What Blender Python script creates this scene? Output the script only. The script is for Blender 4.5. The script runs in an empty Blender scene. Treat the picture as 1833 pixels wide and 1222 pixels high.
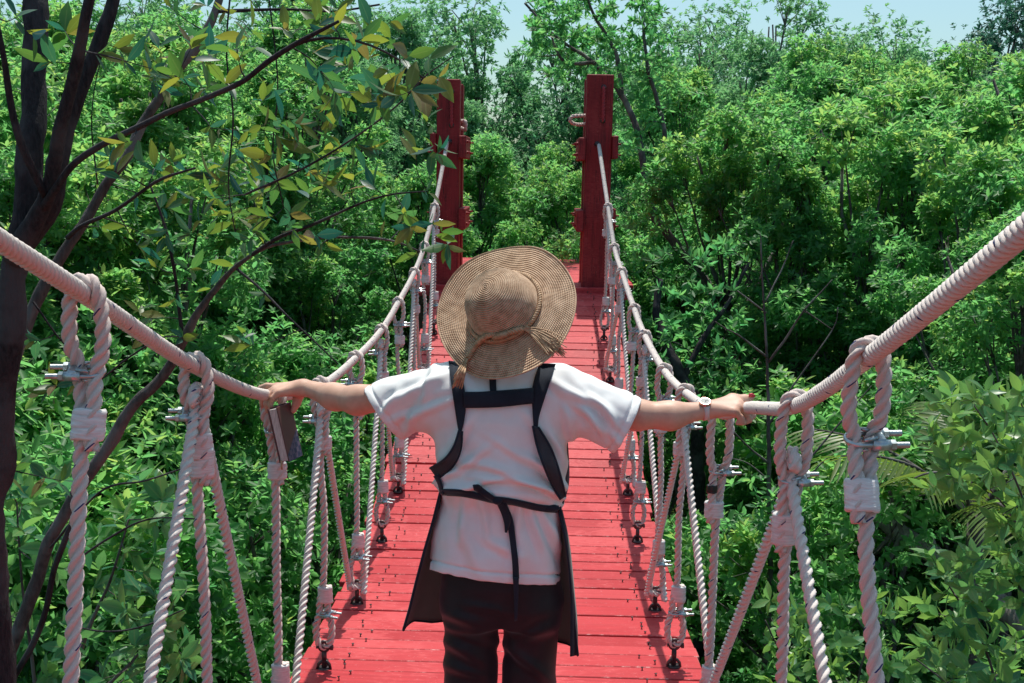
import bpy, bmesh, math, random, time
import numpy as np
from mathutils import Vector, Matrix, noise
from mathutils.bvhtree import BVHTree
random.seed(7); rng = np.random.default_rng(7)
sc = bpy.context.scene
COL = sc.collection
PI = math.pi

# ------------------------------------------------------------------ camera
CF = 1900.0; CP = math.radians(9.08); CS = math.radians(1.14); CR = math.radians(1.0)
CAM = Vector((0.124, 0, 5.0))
F_ = Vector((-math.sin(CS)*math.cos(CP), math.cos(CS)*math.cos(CP), -math.sin(CP)))
R0 = Vector((math.cos(CS), math.sin(CS), 0)); U0 = R0.cross(F_)
R_ = R0*math.cos(CR) + U0*math.sin(CR); U_ = U0*math.cos(CR) - R0*math.sin(CR)
cam = bpy.data.cameras.new('camera'); camo = bpy.data.objects.new('camera', cam); COL.objects.link(camo)
cam.sensor_width = 36; cam.lens = 36*CF/1833; cam.clip_start = 0.05; cam.clip_end = 2000
M = Matrix((R_, U_, -F_)).transposed().to_4x4(); M.translation = CAM
camo.matrix_world = M
sc.camera = camo

def S(px, py, Y):
    """survey point: where the sight line of a measured photo point meets the vertical plane at distance Y"""
    d = R_*(px-916.5) + U_*(611-py) + F_*CF
    return CAM + d*((Y-CAM.y)/d.y)
def m_per_px(Y): return Y/CF*1.0

# ------------------------------------------------------------------ render settings, world, sun
sc.view_settings.view_transform = 'Standard'; sc.view_settings.look = 'None'; sc.view_settings.exposure = 0
sc.render.engine = 'CYCLES'
cy = sc.cycles
cy.max_bounces = 9; cy.diffuse_bounces = 6; cy.glossy_bounces = 2; cy.transmission_bounces = 5; cy.transparent_max_bounces = 4
cy.caustics_reflective = False; cy.caustics_refractive = False; cy.sample_clamp_indirect = 4
SUN_EL = math.radians(69); SUN_AZ = math.radians(5)      # azimuth from +Y towards +X
w = bpy.data.worlds.new('World'); sc.world = w; w.use_nodes = True
nt = w.node_tree; nt.nodes.clear()
sky = nt.nodes.new('ShaderNodeTexSky'); sky.sky_type = 'NISHITA'; sky.sun_disc = False
sky.sun_elevation = SUN_EL; sky.sun_rotation = SUN_AZ
sky.air_density = 1.0; sky.dust_density = 2.2; sky.ozone_density = 1.5
hs = nt.nodes.new('ShaderNodeMix'); hs.data_type = 'RGBA'; hs.blend_type = 'MULTIPLY'
hs.inputs['Factor'].default_value = 1.0; hs.inputs['B'].default_value = (0.84, 1.03, 0.97, 1)
bg = nt.nodes.new('ShaderNodeBackground'); bg.inputs['Strength'].default_value = 0.15
wo = nt.nodes.new('ShaderNodeOutputWorld')
nt.links.new(sky.outputs[0], hs.inputs['A']); nt.links.new(hs.outputs['Result'], bg.inputs[0]); nt.links.new(bg.outputs[0], wo.inputs[0])
sl = bpy.data.lights.new('sun', 'SUN'); sl.energy = 5.0; sl.angle = math.radians(0.5); sl.color = (1, 0.95, 0.87)
so = bpy.data.objects.new('sun', sl); COL.objects.link(so)
sd = Vector((math.sin(SUN_AZ)*math.cos(SUN_EL), math.cos(SUN_AZ)*math.cos(SUN_EL), math.sin(SUN_EL)))
so.rotation_euler = sd.to_track_quat('Z', 'Y').to_euler(); so.location = (3, 6, 14)

# ------------------------------------------------------------------ object helpers
def tag(o, label=None, cat=None, group=None, kind=None):
    if label: o['label'] = label
    if cat: o['category'] = cat
    if group: o['group'] = group
    if kind: o['kind'] = kind
    return o
def empty(name, loc, label=None, cat=None, group=None, rz=0):
    o = bpy.data.objects.new(name, None); COL.objects.link(o)
    o.location = loc; o.rotation_euler.z = rz; o.empty_display_size = .1
    return tag(o, label, cat, group)
def link(name, me, mats, parent=None):
    o = bpy.data.objects.new(name, me); COL.objects.link(o)
    for m in (mats if isinstance(mats, (list, tuple)) else [mats]):
        if m is not None and len(me.materials) < 8 and not (me.users > 1): me.materials.append(m)
    if parent is not None:
        o.parent = parent
        o.matrix_parent_inverse = Matrix.Translation(-Vector(parent.location)) if parent.rotation_euler.z == 0 else Matrix()
    return o
def kids(o): return [c for c in COL.objects if c.parent == o]

class MB:
    """collects shapes into one mesh"""
    def __init__(s): s.v = []; s.f = []; s.m = []; s.sm = []
    def add(s, vs, fs, mi=0, smooth=True):
        n = len(s.v); s.v.extend([tuple(p) for p in vs])
        for f in fs: s.f.append([i+n for i in f]); s.m.append(mi); s.sm.append(smooth)
    def box(s, c, size, rot=None, mi=0, bev=0.0, edge_mi=None):
        hx, hy, hz = size[0]/2, size[1]/2, size[2]/2
        b = min(bev, hx*.9, hy*.9, hz*.9)
        vs = []; idx = {}
        if b <= 0:
            P = [(x, y, z) for x in (-hx, hx) for y in (-hy, hy) for z in (-hz, hz)]
            fs = [(0,1,3,2),(4,6,7,5),(0,4,5,1),(2,3,7,6),(0,2,6,4),(1,5,7,3)]
        else:
            bm = bmesh.new(); bmesh.ops.create_cube(bm, size=1)
            for v in bm.verts: v.co = Vector((v.co.x*size[0], v.co.y*size[1], v.co.z*size[2]))
            bmesh.ops.bevel(bm, geom=list(bm.edges), offset=b, segments=1, profile=.5, affect='EDGES')
            bm.verts.ensure_lookup_table()
            P = [v.co.copy() for v in bm.verts]; fs = [[v.index for v in f.verts] for f in bm.faces]; bm.normal_update(); edge = [max(abs(q) for q in f.normal) < .98 for f in bm.faces]; bm.free()
        Rm = rot if rot is not None else Matrix.Identity(3)
        c = Vector(c)
        n0 = len(s.m); s.add([c + Rm @ Vector(p) for p in P], fs, mi, False)
        if edge_mi is not None and b > 0:
            for i, e in enumerate(edge):
                if e: s.m[n0+i] = edge_mi
    def tube(s, pts, rad, n=8, mi=0, caps=True, smooth=True, flat=1.0):
        pts = [Vector(p) for p in pts]
        if not isinstance(rad, (list, tuple)): rad = [rad]*len(pts)
        fr = frames(pts); vs = []; fs = []
        for p, (t, a, b), r in zip(pts, fr, rad):
            for k in range(n):
                th = 2*PI*k/n; vs.append(p + a*(r*math.cos(th)) + b*(r*flat*math.sin(th)))
        for i in range(len(pts)-1):
            for k in range(n):
                k2 = (k+1) % n; fs.append((i*n+k, i*n+k2, (i+1)*n+k2, (i+1)*n+k))
        if caps:
            fs.append(tuple(range(n-1, -1, -1))); fs.append(tuple((len(pts)-1)*n+k for k in range(n)))
        s.add(vs, fs, mi, smooth)
    def sphere(s, c, r, n=8, mi=0, sc=(1,1,1)):
        vs = []; fs = []; c = Vector(c)
        for i in range(n+1):
            ph = PI*i/n
            for k in range(n*2):
                th = PI*k/n; vs.append(c + Vector((r*sc[0]*math.sin(ph)*math.cos(th), r*sc[1]*math.sin(ph)*math.sin(th), r*sc[2]*math.cos(ph))))
        m = n*2
        for i in range(n):
            for k in range(m): fs.append((i*m+k, (i+1)*m+k, (i+1)*m+(k+1) % m, i*m+(k+1) % m))
        s.add(vs, fs, mi, True)
    def mesh(s, name):
        me = bpy.data.meshes.new(name); me.from_pydata(s.v, [], s.f)
        me.polygons.foreach_set('material_index', s.m); me.polygons.foreach_set('use_smooth', s.sm); me.update()
        return me
    def build(s, name, mats, parent=None): return link(name, s.mesh(name), mats, parent)

def frames(pts):
    """parallel transport frames along a polyline"""
    n = len(pts); out = []
    T = []
    for i in range(n):
        t = pts[min(i+1, n-1)] - pts[max(i-1, 0)]
        T.append(t.normalized() if t.length > 1e-9 else Vector((0,0,1)))
    a = T[0].cross(Vector((0,1,0)) if abs(T[0].y) < .9 else Vector((1,0,0))).normalized()
    for i in range(n):
        a = (a - T[i]*a.dot(T[i])).normalized(); out.append((T[i], a, T[i].cross(a)))
    return out
def spline(ctrl, step):
    """Catmull-Rom through control points, resampled at about `step`"""
    c = [Vector(p) for p in ctrl]; c = [c[0]*2-c[1]] + c + [c[-1]*2-c[-2]]
    fine = []
    for i in range(1, len(c)-2):
        p0, p1, p2, p3 = c[i-1], c[i], c[i+1], c[i+2]
        m = max(4, int((p2-p1).length/step*2))
        for j in range(m):
            t = j/m
            fine.append(.5*((2*p1)+(p2-p0)*t+(2*p0-5*p1+4*p2-p3)*t*t+(3*p1-p0-3*p2+p3)*t**3))
    fine.append(c[-2])
    out = [fine[0]]; acc = 0
    L = sum((fine[i+1]-fine[i]).length for i in range(len(fine)-1)); n = max(2, int(round(L/step))); st = L/n; target = st
    for i in range(len(fine)-1):
        seg = (fine[i+1]-fine[i]).length
        while seg > 0 and acc+seg >= target-1e-9 and len(out) < n:
            out.append(fine[i].lerp(fine[i+1], (target-acc)/seg)); target += st
        acc += seg
    out.append(fine[-1]); return out
def interp(knots, x):
    """smooth (monotone-ish cubic) interpolation of (x, value) knots"""
    k = knots
    if x <= k[0][0]: i = 0
    elif x >= k[-1][0]: i = len(k)-2
    else: i = max(j for j in range(len(k)-1) if k[j][0] <= x)
    def sl(j):
        if j <= 0: return (k[1][1]-k[0][1])/(k[1][0]-k[0][0])
        if j >= len(k)-1: return (k[-1][1]-k[-2][1])/(k[-1][0]-k[-2][0])
        return (k[j+1][1]-k[j-1][1])/(k[j+1][0]-k[j-1][0])
    x0, y0 = k[i]; x1, y1 = k[i+1]; h = x1-x0; t = (x-x0)/h
    if t < 0: return y0 + sl(i)*(x-x0)
    if t > 1: return y1 + sl(i+1)*(x-x1)
    return (2*t**3-3*t*t+1)*y0 + (t**3-2*t*t+t)*h*sl(i) + (-2*t**3+3*t*t)*y1 + (t**3-t*t)*h*sl(i+1)

# ------------------------------------------------------------------ materials
def lin(r, g, b):
    f = lambda c: (c/255/12.92 if c <= 10 else ((c/255+.055)/1.055)**2.4)
    return (f(r), f(g), f(b), 1)
class Mat:
    def __init__(s, name):
        s.m = bpy.data.materials.new(name); s.m.use_nodes = True; s.t = s.m.node_tree; s.t.nodes.clear()
        s.out = s.n('ShaderNodeOutputMaterial')
    def n(s, typ, **kw):
        nd = s.t.nodes.new(typ)
        for k, v in kw.items():
            if k in nd.inputs: nd.inputs[k].default_value = v
            else: setattr(nd, k, v)
        return nd
    def l(s, a, b): s.t.links.new(a, b)
    def ramp(s, fac, stops):
        r = s.n('ShaderNodeValToRGB'); e = r.color_ramp.elements
        while len(e) < len(stops): e.new(.5)
        for el, (p, c) in zip(e, stops): el.position = p; el.color = c if len(c) == 4 else (*c, 1)
        s.l(fac, r.inputs[0]); return r.outputs[0]
    def noise(s, scale, detail=4, vec=None, rough=.55, dist=0):
        nd = s.n('ShaderNodeTexNoise', Scale=scale, Detail=detail, Roughness=rough, Distortion=dist)
        if vec is not None: s.l(vec, nd.inputs['Vector'])
        return nd.outputs['Fac']
    def obj(s): return s.n('ShaderNodeTexCoord').outputs['Object']
    def mapped(s, vec, scale):
        m = s.n('ShaderNodeMapping'); m.inputs['Scale'].default_value = scale; s.l(vec, m.inputs['Vector']); return m.outputs[0]
    def bump(s, h, strength=.3, dist=.01):
        b = s.n('ShaderNodeBump', Strength=strength, Distance=dist); s.l(h, b.inputs['Height']); return b.outputs[0]
    def mix(s, fac, a, b, mode='MIX'):
        m = s.n('ShaderNodeMix', data_type='RGBA', blend_type=mode)
        for val, key in ((fac, 'Factor'), (a, 'A'), (b, 'B')):
            sock = m.inputs[key] if key == 'Factor' else [i for i in m.inputs if i.name == key and i.type == 'RGBA'][0]
            if hasattr(val, 'is_linked') or hasattr(val, 'links'): s.l(val, sock)
            else: sock.default_value = val
        return [o for o in m.outputs if o.type == 'RGBA'][0]
    def math(s, op, a, b=0.0):
        m = s.n('ShaderNodeMath', operation=op)
        for i, v in enumerate((a, b)):
            if hasattr(v, 'links'): s.l(v, m.inputs[i])
            else: m.inputs[i].default_value = v
        return m.outputs[0]
    def pbr(s, col, rough=.6, metal=0.0, normal=None, spec=.5, **kw):
        p = s.n('ShaderNodeBsdfPrincipled')
        for v, k in ((col, 'Base Color'), (rough, 'Roughness'), (metal, 'Metallic')):
            if hasattr(v, 'links'): s.l(v, p.inputs[k])
            else: p.inputs[k].default_value = v
        p.inputs['Specular IOR Level'].default_value = spec
        for k, v in kw.items(): p.inputs[k].default_value = v
        if normal is not None: s.l(normal, p.inputs['Normal'])
        s.l(p.outputs[0], s.out.inputs[0]); return p

def rope_mat(name, c1, c2):
    m = Mat(name); uv = m.n('ShaderNodeUVMap').outputs[0]
    fib = m.noise(1.0, 5, m.mapped(uv, (70, 30, 1)), .7)
    big = m.noise(7, 3, m.obj()); 
    c = m.ramp(fib, [(.3, c2), (.62, c1)])
    c = m.mix(m.math('MULTIPLY', big, .55), c, (*[x*.72 for x in c1[:3]], 1))
    m.pbr(c, .85, normal=m.bump(fib, .6, .002), spec=.2); return m.m
ROPE = rope_mat('rope_fibre', (.83, .70, .645, 1), (.60, .48, .435, 1))
ROPE_W = rope_mat('white_rope_fibre', (.87, .785, .735, 1), (.66, .56, .52, 1))
ROPE_R = rope_mat('red_painted_rope', (.5, .07, .085, 1), (.34, .04, .05, 1))
m = Mat('blue_tracer'); m.pbr((.02, .03, .13, 1), .8); BLUE = m.m
m = Mat('galvanised_steel'); o = m.obj(); n1 = m.noise(60, 4, o)
m.pbr(m.ramp(n1, [(.3, (.33, .37, .38)), (.7, (.62, .66, .67))]), m.ramp(m.noise(35, 3, o), [(.3, (.28,)*3), (.7, (.5,)*3)]), .85, m.bump(n1, .12, .002)); STEEL = m.m
m = Mat('dark_oiled_steel'); o = m.obj(); n1 = m.noise(40, 4, o)
m.pbr(m.ramp(n1, [(.35, (.035, .03, .032)), (.7, (.16, .10, .10))]), .45, .6, m.bump(n1, .2, .003)); DARKST = m.m
m = Mat('white_tape'); o = m.obj(); n1 = m.noise(1, 4, m.mapped(o, (25, 25, 190)), .6)
m.pbr(m.ramp(n1, [(.3, (.58, .54, .53)), (.65, (.80, .78, .77))]), .38, 0, m.bump(n1, .7, .004)); TAPE = m.m
m = Mat('black_tape'); m.pbr((.012, .012, .014, 1), .4); BTAPE = m.m

def red_paint(name, base, dark, worn, sx=(1.2, 14, 14), rough=.42):
    m = Mat(name); o = m.obj()
    g = m.noise(3.0, 6, m.mapped(o, sx), .65); blot = m.noise(2.6, 5, o, .6); fine = m.noise(70, 3, m.mapped(o, (.35, 1, 1)))
    rnd = m.n('ShaderNodeNewGeometry').outputs['Random Per Island']
    c = m.ramp(g, [(.3, dark), (.6, base)])
    c = m.mix(m.ramp(rnd, [(0, (0,)*3), (.5, (.15,)*3), (1, (.75,)*3)]), c, m.mix(.55, base, worn))
    rnd2 = m.math('FRACT', m.math('MULTIPLY', rnd, 17.3)); c = m.mix(m.ramp(rnd2, [(.55, (0,)*3), (1, (.75,)*3)]), c, dark)
    wm = m.ramp(m.math('MULTIPLY', blot, m.math('ADD', fine, .35)), [(.40, (0,)*3), (.52, (.7,)*3)])
    c = m.mix(wm, c, worn)
    if sx[2] < 5:     # checks and cracks running down the timber
        ck = m.noise(1, 5, m.mapped(o, (26, 26, .9)), .6); ck2 = m.noise(6, 3, o)
        c = m.mix(m.ramp(ck, [(.485, (0,)*3), (.50, (.9,)*3), (.515, (0,)*3)]), c, (.03, .006, .008, 1)); c = m.mix(m.ramp(ck2, [(.5, (0,)*3), (.7, (.6,)*3)]), c, dark)
    sp = m.ramp(m.noise(230, 2, m.mapped(o, (.3, 1, 1))), [(.68, (0,)*3), (.74, (.5,)*3)])
    c = m.mix(sp, c, (.75, .42, .42, 1))
    m.pbr(c, m.ramp(blot, [(.3, (rough+.06,)*3), (.7, (rough+.25,)*3)]), 0, spec=.3, normal=m.bump(m.math('ADD', g, m.math('MULTIPLY', fine, .4)), .35, .004)); return m.m
RED = red_paint('red_deck_paint', (.46, .028, .036, 1), (.34, .017, .023, 1), (.54, .072, .078, 1))
POSTRED = red_paint('dark_red_post_paint', (.26, .016, .021, 1), (.17, .010, .014, 1), (.33, .04, .042, 1), sx=(14, 14, 1.2), rough=.5)
m = Mat('worn_board_edge'); o = m.obj(); n1 = m.noise(1, 5, m.mapped(o, (26, 9, 9)), .7)
m.pbr(m.ramp(n1, [(.50, (.38, .020, .026)), (.60, (.58, .17, .165)), (.74, (.78, .52, .48))]), .6, 0, m.bump(n1, .4, .003)); WORN = m.m
m = Mat('bare_wood'); o = m.obj(); m.pbr(m.ramp(m.noise(4, 5, m.mapped(o, (9, 1, 9))), [(.3, (.05, .03, .022)), (.7, (.13, .08, .06))]), .8); WOOD = m.m

def bark(name, c1, c2, c3, sc_=(14, 14, 3)):
    m = Mat(name); o = m.obj(); n1 = m.noise(3, 6, m.mapped(o, sc_), .65); n2 = m.noise(5, 4, o)
    c = m.ramp(n1, [(.3, c1), (.65, c2)]); c = m.mix(m.ramp(n2, [(.48, (0,)*3), (.58, (.85,)*3)]), c, c3)
    m.pbr(c, .85, 0, m.bump(n1, .9, .012), .2); return m.m
BARK = bark('grey_bark', (.045, .040, .040, 1), (.12, .105, .10, 1), (.19, .18, .175, 1), (24, 24, 7))
BARKD = bark('dark_bark', (.013, .014, .018, 1), (.050, .044, .049, 1), (.085, .082, .088, 1), (42, 42, 11))
BARKL = bark('pale_dry_bark', (.15, .13, .12, 1), (.32, .29, .27, 1), (.4, .36, .34, 1))

def leaf_mat(name, stops, trans, rough=.46, tw=.42, objvar=.25, spec=.4):
    """diffuse/glossy leaf with light passing through it; colour varies leaf by leaf and tree by tree"""
    m = Mat(name)
    t = m.n('ShaderNodeAttribute', attribute_name='tint').outputs['Fac']
    c = m.ramp(t, stops)
    oi = m.n('ShaderNodeObjectInfo').outputs['Random']
    c = m.mix(m.math('MULTIPLY', oi, objvar), c, (.02, .07, .03, 1))
    mot = m.noise(38, 3, m.obj()); c = m.mix(m.ramp(mot, [(.35, (.30,)*3), (.62, (0,)*3)]), c, m.mix(.6, c, (.01, .03, .012, 1)))
    rib = m.n('ShaderNodeAttribute', attribute_name='rib').outputs['Fac']
    c = m.mix(m.ramp(rib, [(.84, (0,)*3), (.97, (.55,)*3)]), c, (.30, .34, .14, 1))
    p = m.pbr(c, rough, 0, spec=spec)
    tr = m.n('ShaderNodeBsdfTranslucent')
    tc = m.ramp(t, trans); m.l(tc, tr.inputs[0])
    mx = m.n('ShaderNodeMixShader'); mx.inputs[0].default_value = tw
    m.l(p.outputs[0], mx.inputs[1]); m.l(tr.outputs[0], mx.inputs[2]); m.l(mx.outputs[0], m.out.inputs[0]); return m.m
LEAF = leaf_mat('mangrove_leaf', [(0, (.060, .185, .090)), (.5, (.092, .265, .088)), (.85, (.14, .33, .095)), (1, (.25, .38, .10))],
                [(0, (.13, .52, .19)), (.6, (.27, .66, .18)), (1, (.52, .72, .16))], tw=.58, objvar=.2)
LEAF_HAZY = leaf_mat('hazy_far_leaf', [(0, (.085, .235, .14)), (.6, (.13, .32, .15)), (1, (.21, .38, .16))],  # distance haze is mixed into these paler, bluer leaf colours
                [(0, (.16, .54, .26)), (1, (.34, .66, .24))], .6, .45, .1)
LEAF_DK = leaf_mat('dark_hazy_leaf', [(0, (.028, .10, .082)), (.6, (.045, .14, .10)), (1, (.08, .18, .11))],  # dark foliage, its colour lifted toward teal to suggest haze
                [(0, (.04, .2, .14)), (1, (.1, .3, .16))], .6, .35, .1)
LEAF_FG = leaf_mat('big_backlit_leaf', [(0, (.012, .10, .10)), (.3, (.035, .14, .075)), (.6, (.075, .15, .035)), (.86, (.14, .13, .05)), (1, (.20, .09, .07))],
                [(0, (.03, .20, .13)), (.35, (.11, .32, .06)), (.6, (.20, .37, .05)), (.86, (.38, .44, .05)), (1, (.28, .16, .08))], .42, .45, 0)
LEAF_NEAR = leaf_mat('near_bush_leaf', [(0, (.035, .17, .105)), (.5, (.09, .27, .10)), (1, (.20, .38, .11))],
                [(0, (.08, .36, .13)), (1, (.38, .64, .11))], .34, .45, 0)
LEAF_PALM = leaf_mat('palm_leaf', [(0, (.04, .12, .03)), (1, (.14, .2, .05))], [(0, (.1, .3, .04)), (1, (.3, .4, .06))], .4, .4, 0)
m = Mat('muddy_ground'); o = m.obj(); n1 = m.noise(2.5, 6, o, .65); n2 = m.noise(40, 4, o)
m.pbr(m.ramp(m.math('ADD', m.math('MULTIPLY', n1, .7), m.math('MULTIPLY', n2, .3)), [(.35, (.035, .045, .028)), (.55, (.08, .075, .045)), (.7, (.15, .12, .08))]), .8, 0, m.bump(n2, .8, .03)); MUD = m.m
# ================================================================== THE BRIDGE
XL, XR0 = -0.675, 0.675
def xr(Y): return 0.72 if Y < 6.3 else 0.72 - (Y-6.3)/3.3*0.045
def xs(side, Y): return XL if side < 0 else xr(Y)
DECK = [(-1.5, 4.1), (0, 3.66), (1.0, 3.39), (1.9, 3.21), (2.85, 3.10), (3.85, 3.05), (4.75, 2.985), (5.5, 3.0), (6.35, 3.09), (7.05, 3.27), (7.7, 3.475), (8.45, 3.70), (9.45, 3.94)]
def dz(Y): return interp(DECK, Y)
HAND = {-1: [(-2.2, 6.45), (-.5, 5.72), (.7, 5.24), (1.57, 4.886), (1.86, 4.772), (2.46, 4.53), (3.135, 4.318), (3.93, 4.187), (4.71, 4.155), (5.52, 4.163), (6.21, 4.226), (7.05, 4.327), (7.69, 4.46), (8.45, 4.716), (9.57, 5.232), (9.95, 5.42)],
        1: [(-2.2, 6.5), (-.5, 5.74), (.6, 5.28), (1.313, 4.94), (1.867, 4.687), (2.355, 4.49), (2.87, 4.37), (3.27, 4.262), (4.05, 4.165), (4.72, 4.125), (5.6, 4.148), (6.25, 4.21), (7.1, 4.35), (7.72, 4.47), (8.4, 4.74), (9.62, 5.255), (9.95, 5.41)]}
def hz(side, Y): return interp(HAND[side], Y)
def hp(side, Y): return Vector((xs(side, Y), Y, hz(side, Y)))
RH = 0.0178      # hand rope radius

def rope(mb, path, r, lay, n=18, mi=0, blue=1, step=None, phase=0.0, taper=False, tracer=True, groove=.44, dash=.24):
    """three-strand twisted rope swept along a path, with a broken blue tracer thread"""
    step = step or min(lay/10, r*.8)
    pts = spline(path, step); fr = frames(pts); N = len(pts)
    vs = []; s = 0
    for i, (p, (t, a, b)) in enumerate(zip(pts, fr)):
        if i: s += (pts[i]-pts[i-1]).length
        ph = 2*PI*s/lay + phase
        wob = 1 + .02*noise.noise(p*14)
        for k in range(n):
            loc = 2*PI*k/n; f = (loc % (2*PI/3)) - PI/3
            q = .536*math.cos(f); e = .464**2 - (.536*math.sin(f))**2
            rho = max(q + math.sqrt(max(e, 0)), groove)*r*wob
            th = loc+ph; vs.append(p + a*(rho*math.cos(th)) + b*(rho*math.sin(th)))
    base = len(mb.v); mb.v.extend([tuple(v) for v in vs])
    col = n//6
    for i in range(N-1):
        for k in range(n):
            k2 = (k+1) % n
            mb.f.append([base+i*n+k, base+i*n+k2, base+(i+1)*n+k2, base+(i+1)*n+k]); mb.sm.append(True)
            fr_ = ((i*step/lay*1.37) % 1)
            mb.m.append(blue if tracer and (k == col) and fr_ < dash else mi)
    for e in (0, N-1):
        c = len(mb.v); mb.v.append(tuple(pts[e]))
        for k in range(n):
            a_, b_ = base+e*n+k, base+e*n+(k+1) % n
            mb.f.append([c, b_, a_] if e == 0 else [c, a_, b_]); mb.m.append(mi); mb.sm.append(False)
    return pts
def rope_uv(me, n=18):
    uv = me.uv_layers.new(name='UVMap'); co = np.empty(len(me.vertices)*3); me.vertices.foreach_get('co', co)
    li = np.empty(len(me.loops), dtype=np.int32); me.loops.foreach_get('vertex_index', li)
    ring = li//n; k = li % n
    u = np.abs(k/n - .5)*2; v = ring*.012
    uv.data.foreach_set('uv', np.column_stack([u, v]).ravel())
def rope_obj(name, path, r, lay, parent=None, mat=None, n=18, **kw):
    mb = MB(); rope(mb, path, r, lay, n=n, **kw); me = mb.mesh(name); rope_uv(me, n)
    return link(name, me, [mat or ROPE, BLUE], parent)

# ---- the two hand ropes (tight lay, so they look ridged)
for side in (-1, 1):
    ys = [k[0] for k in HAND[side]]
    path = []
    y = -2.2
    while y < 9.96: path.append(hp(side, y)); y += .18
    o = rope_obj('hand_rope', path, RH, .048, n=18, mat=ROPE_W, step=.0042, groove=.52, dash=.07)
    tag(o, ('thick pinkish white hand rope along the left side, running past the tree trunk' if side < 0 else
            'thick pinkish white hand rope along the right side, leaving at the right edge'), 'rope', 'hand ropes of the footbridge')

def rot_from(x, z):
    """matrix with local X along x and local Z near z"""
    x = Vector(x).normalized(); z = Vector(z); z = (z - x*z.dot(x)).normalized(); y = z.cross(x)
    return Matrix((x, y, z)).transposed()
def build_clamp(parent, c, ax, up, s=1.0):
    """wire rope clip: U-bolt round both legs, cast saddle, two nuts; bolts point along ax"""
    Rm = rot_from(ax, up); c = Vector(c); P = lambda x, y, z: c + Rm @ Vector((x*s, y*s, z*s))
    a = MB(); pts = []
    for yy, rng_ in ((1, None),):
        pts.append((.088, .021, 0)); pts.append((.03, .021, 0)); pts.append((-.012, .021, 0))
        for k in range(1, 8):
            th = PI*k/8; pts.append((-.012-.024*math.sin(th), .021*math.cos(th), 0))
        pts += [(-.012, -.021, 0), (.03, -.021, 0), (.088, -.021, 0)]
    a.tube([P(*p) for p in pts], .0062*s, 10)
    for sy in (-1, 1):       # threads
        th = [(x/1000, sy*.021, 0) for x in range(58, 92, 1)]
        a.tube([P(*p) for p in th], [(.0072 if i % 3 == 0 else .0063)*s for i in range(len(th))], 10)
    u = a.build('u_bolt', STEEL, parent)
    b = MB(); b.box(P(.031, 0, 0), (.024*s, .05*s, .03*s), Rm, 0, .005*s)
    for sy in (-1, 1):
        b.tube([P(.012, sy*.021, 0), P(.049, sy*.021, 0)], [.0125*s, .0115*s], 12)
        b.tube([P(.020, sy*.013, .013), P(-.008, sy*.022, .013)], [.007*s, .003*s], 8)
        b.tube([P(.020, sy*.013, -.013), P(-.008, sy*.022, -.013)], [.007*s, .003*s], 8)
    b.build('saddle', STEEL, parent)
    for sy in (-1, 1):
        nmb = MB(); nmb.tube([P(.0495, sy*.021, 0), P(.0505, sy*.021, 0), P(.0605, sy*.021, 0), P(.0615, sy*.021, 0)], [.0105*s, .0118*s, .0118*s, .0105*s], 6, smooth=False)
        nmb.build('nut', STEEL, parent)
def build_tape(parent, c0, c1, rx, ry, ax, mat=None, seed=0):
    """wrapped adhesive tape: an uneven oval sleeve with wrinkled ridges"""
    c0, c1 = Vector(c0), Vector(c1); zz = (c1-c0); Rm = rot_from(ax, zz); zz.normalize()
    mb = MB(); n = 20; m = 16; vs = []; fs = []
    for i in range(m+1):
        t = i/m
        for k in range(n):
            th = 2*PI*k/n
            w_ = 1 + .06*noise.noise(Vector((math.cos(th)*1.2+seed*3.1, math.sin(th)*1.2, t*5+seed))) + .045*noise.noise(Vector((seed*7.7+th*.4, t*19, 1.3)))
            e = 1.0 if 0 < i < m else .93
            p = c0.lerp(c1, t) + Rm.col[0]*(rx*w_*e*math.cos(th)) + Rm.col[1]*(ry*w_*e*math.sin(th))
            p += zz*(.006*noise.noise(Vector((th*.8, seed, 0))))*(1 if i in (0, m) else 0)
            vs.append(p)
    for i in range(m):
        for k in range(n): fs.append((i*n+k, i*n+(k+1) % n, (i+1)*n+(k+1) % n, (i+1)*n+k))
    fs.append(tuple(range(n-1, -1, -1))); fs.append(tuple(m*n+k for k in range(n)))
    mb.add(vs, fs); return mb.build('tape', mat or TAPE, parent)

# hanger positions, nearest first:   (Y of loop, loop length, has the zigzag rope through it, turn of the clamp)
LOOPS = {-1: [(1.86, .14, False), (2.46, .115, True), (3.20, .11, False), (3.93, .13, True), (4.71, .11, False), (5.52, .12, True), (6.21, .13, False), (7.05, .12, True), (7.69, .115, False), (8.45, .11, True)],
         1: [(1.867, .15, False), (2.355, .17, True), (3.27, .185, False), (4.05, .13, True), (4.72, .13, False), (5.60, .12, True), (6.25, .13, False), (7.10, .12, True), (7.72, .115, False), (8.40, .11, True)]}
ORD = ['nearest', 'second', 'third', 'fourth', 'fifth', 'sixth', 'seventh', 'eighth', 'ninth', 'farthest']
EXTRA = {(-1, 0): 'clamp beside the tree trunk', (-1, 1): 'bunched tape under its clamp', (-1, 2): 'half hidden behind the book', (-1, 3): 'under the forearm',
         (1, 0): 'big clamp with two long bolts', (1, 1): 'zigzag rope in its long loop', (1, 2): 'black tape band below its clamp', (1, 3): 'behind the wrist with the watch'}
RV = .0150
zig = {-1: [], 1: []}
EYES = []
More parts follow.
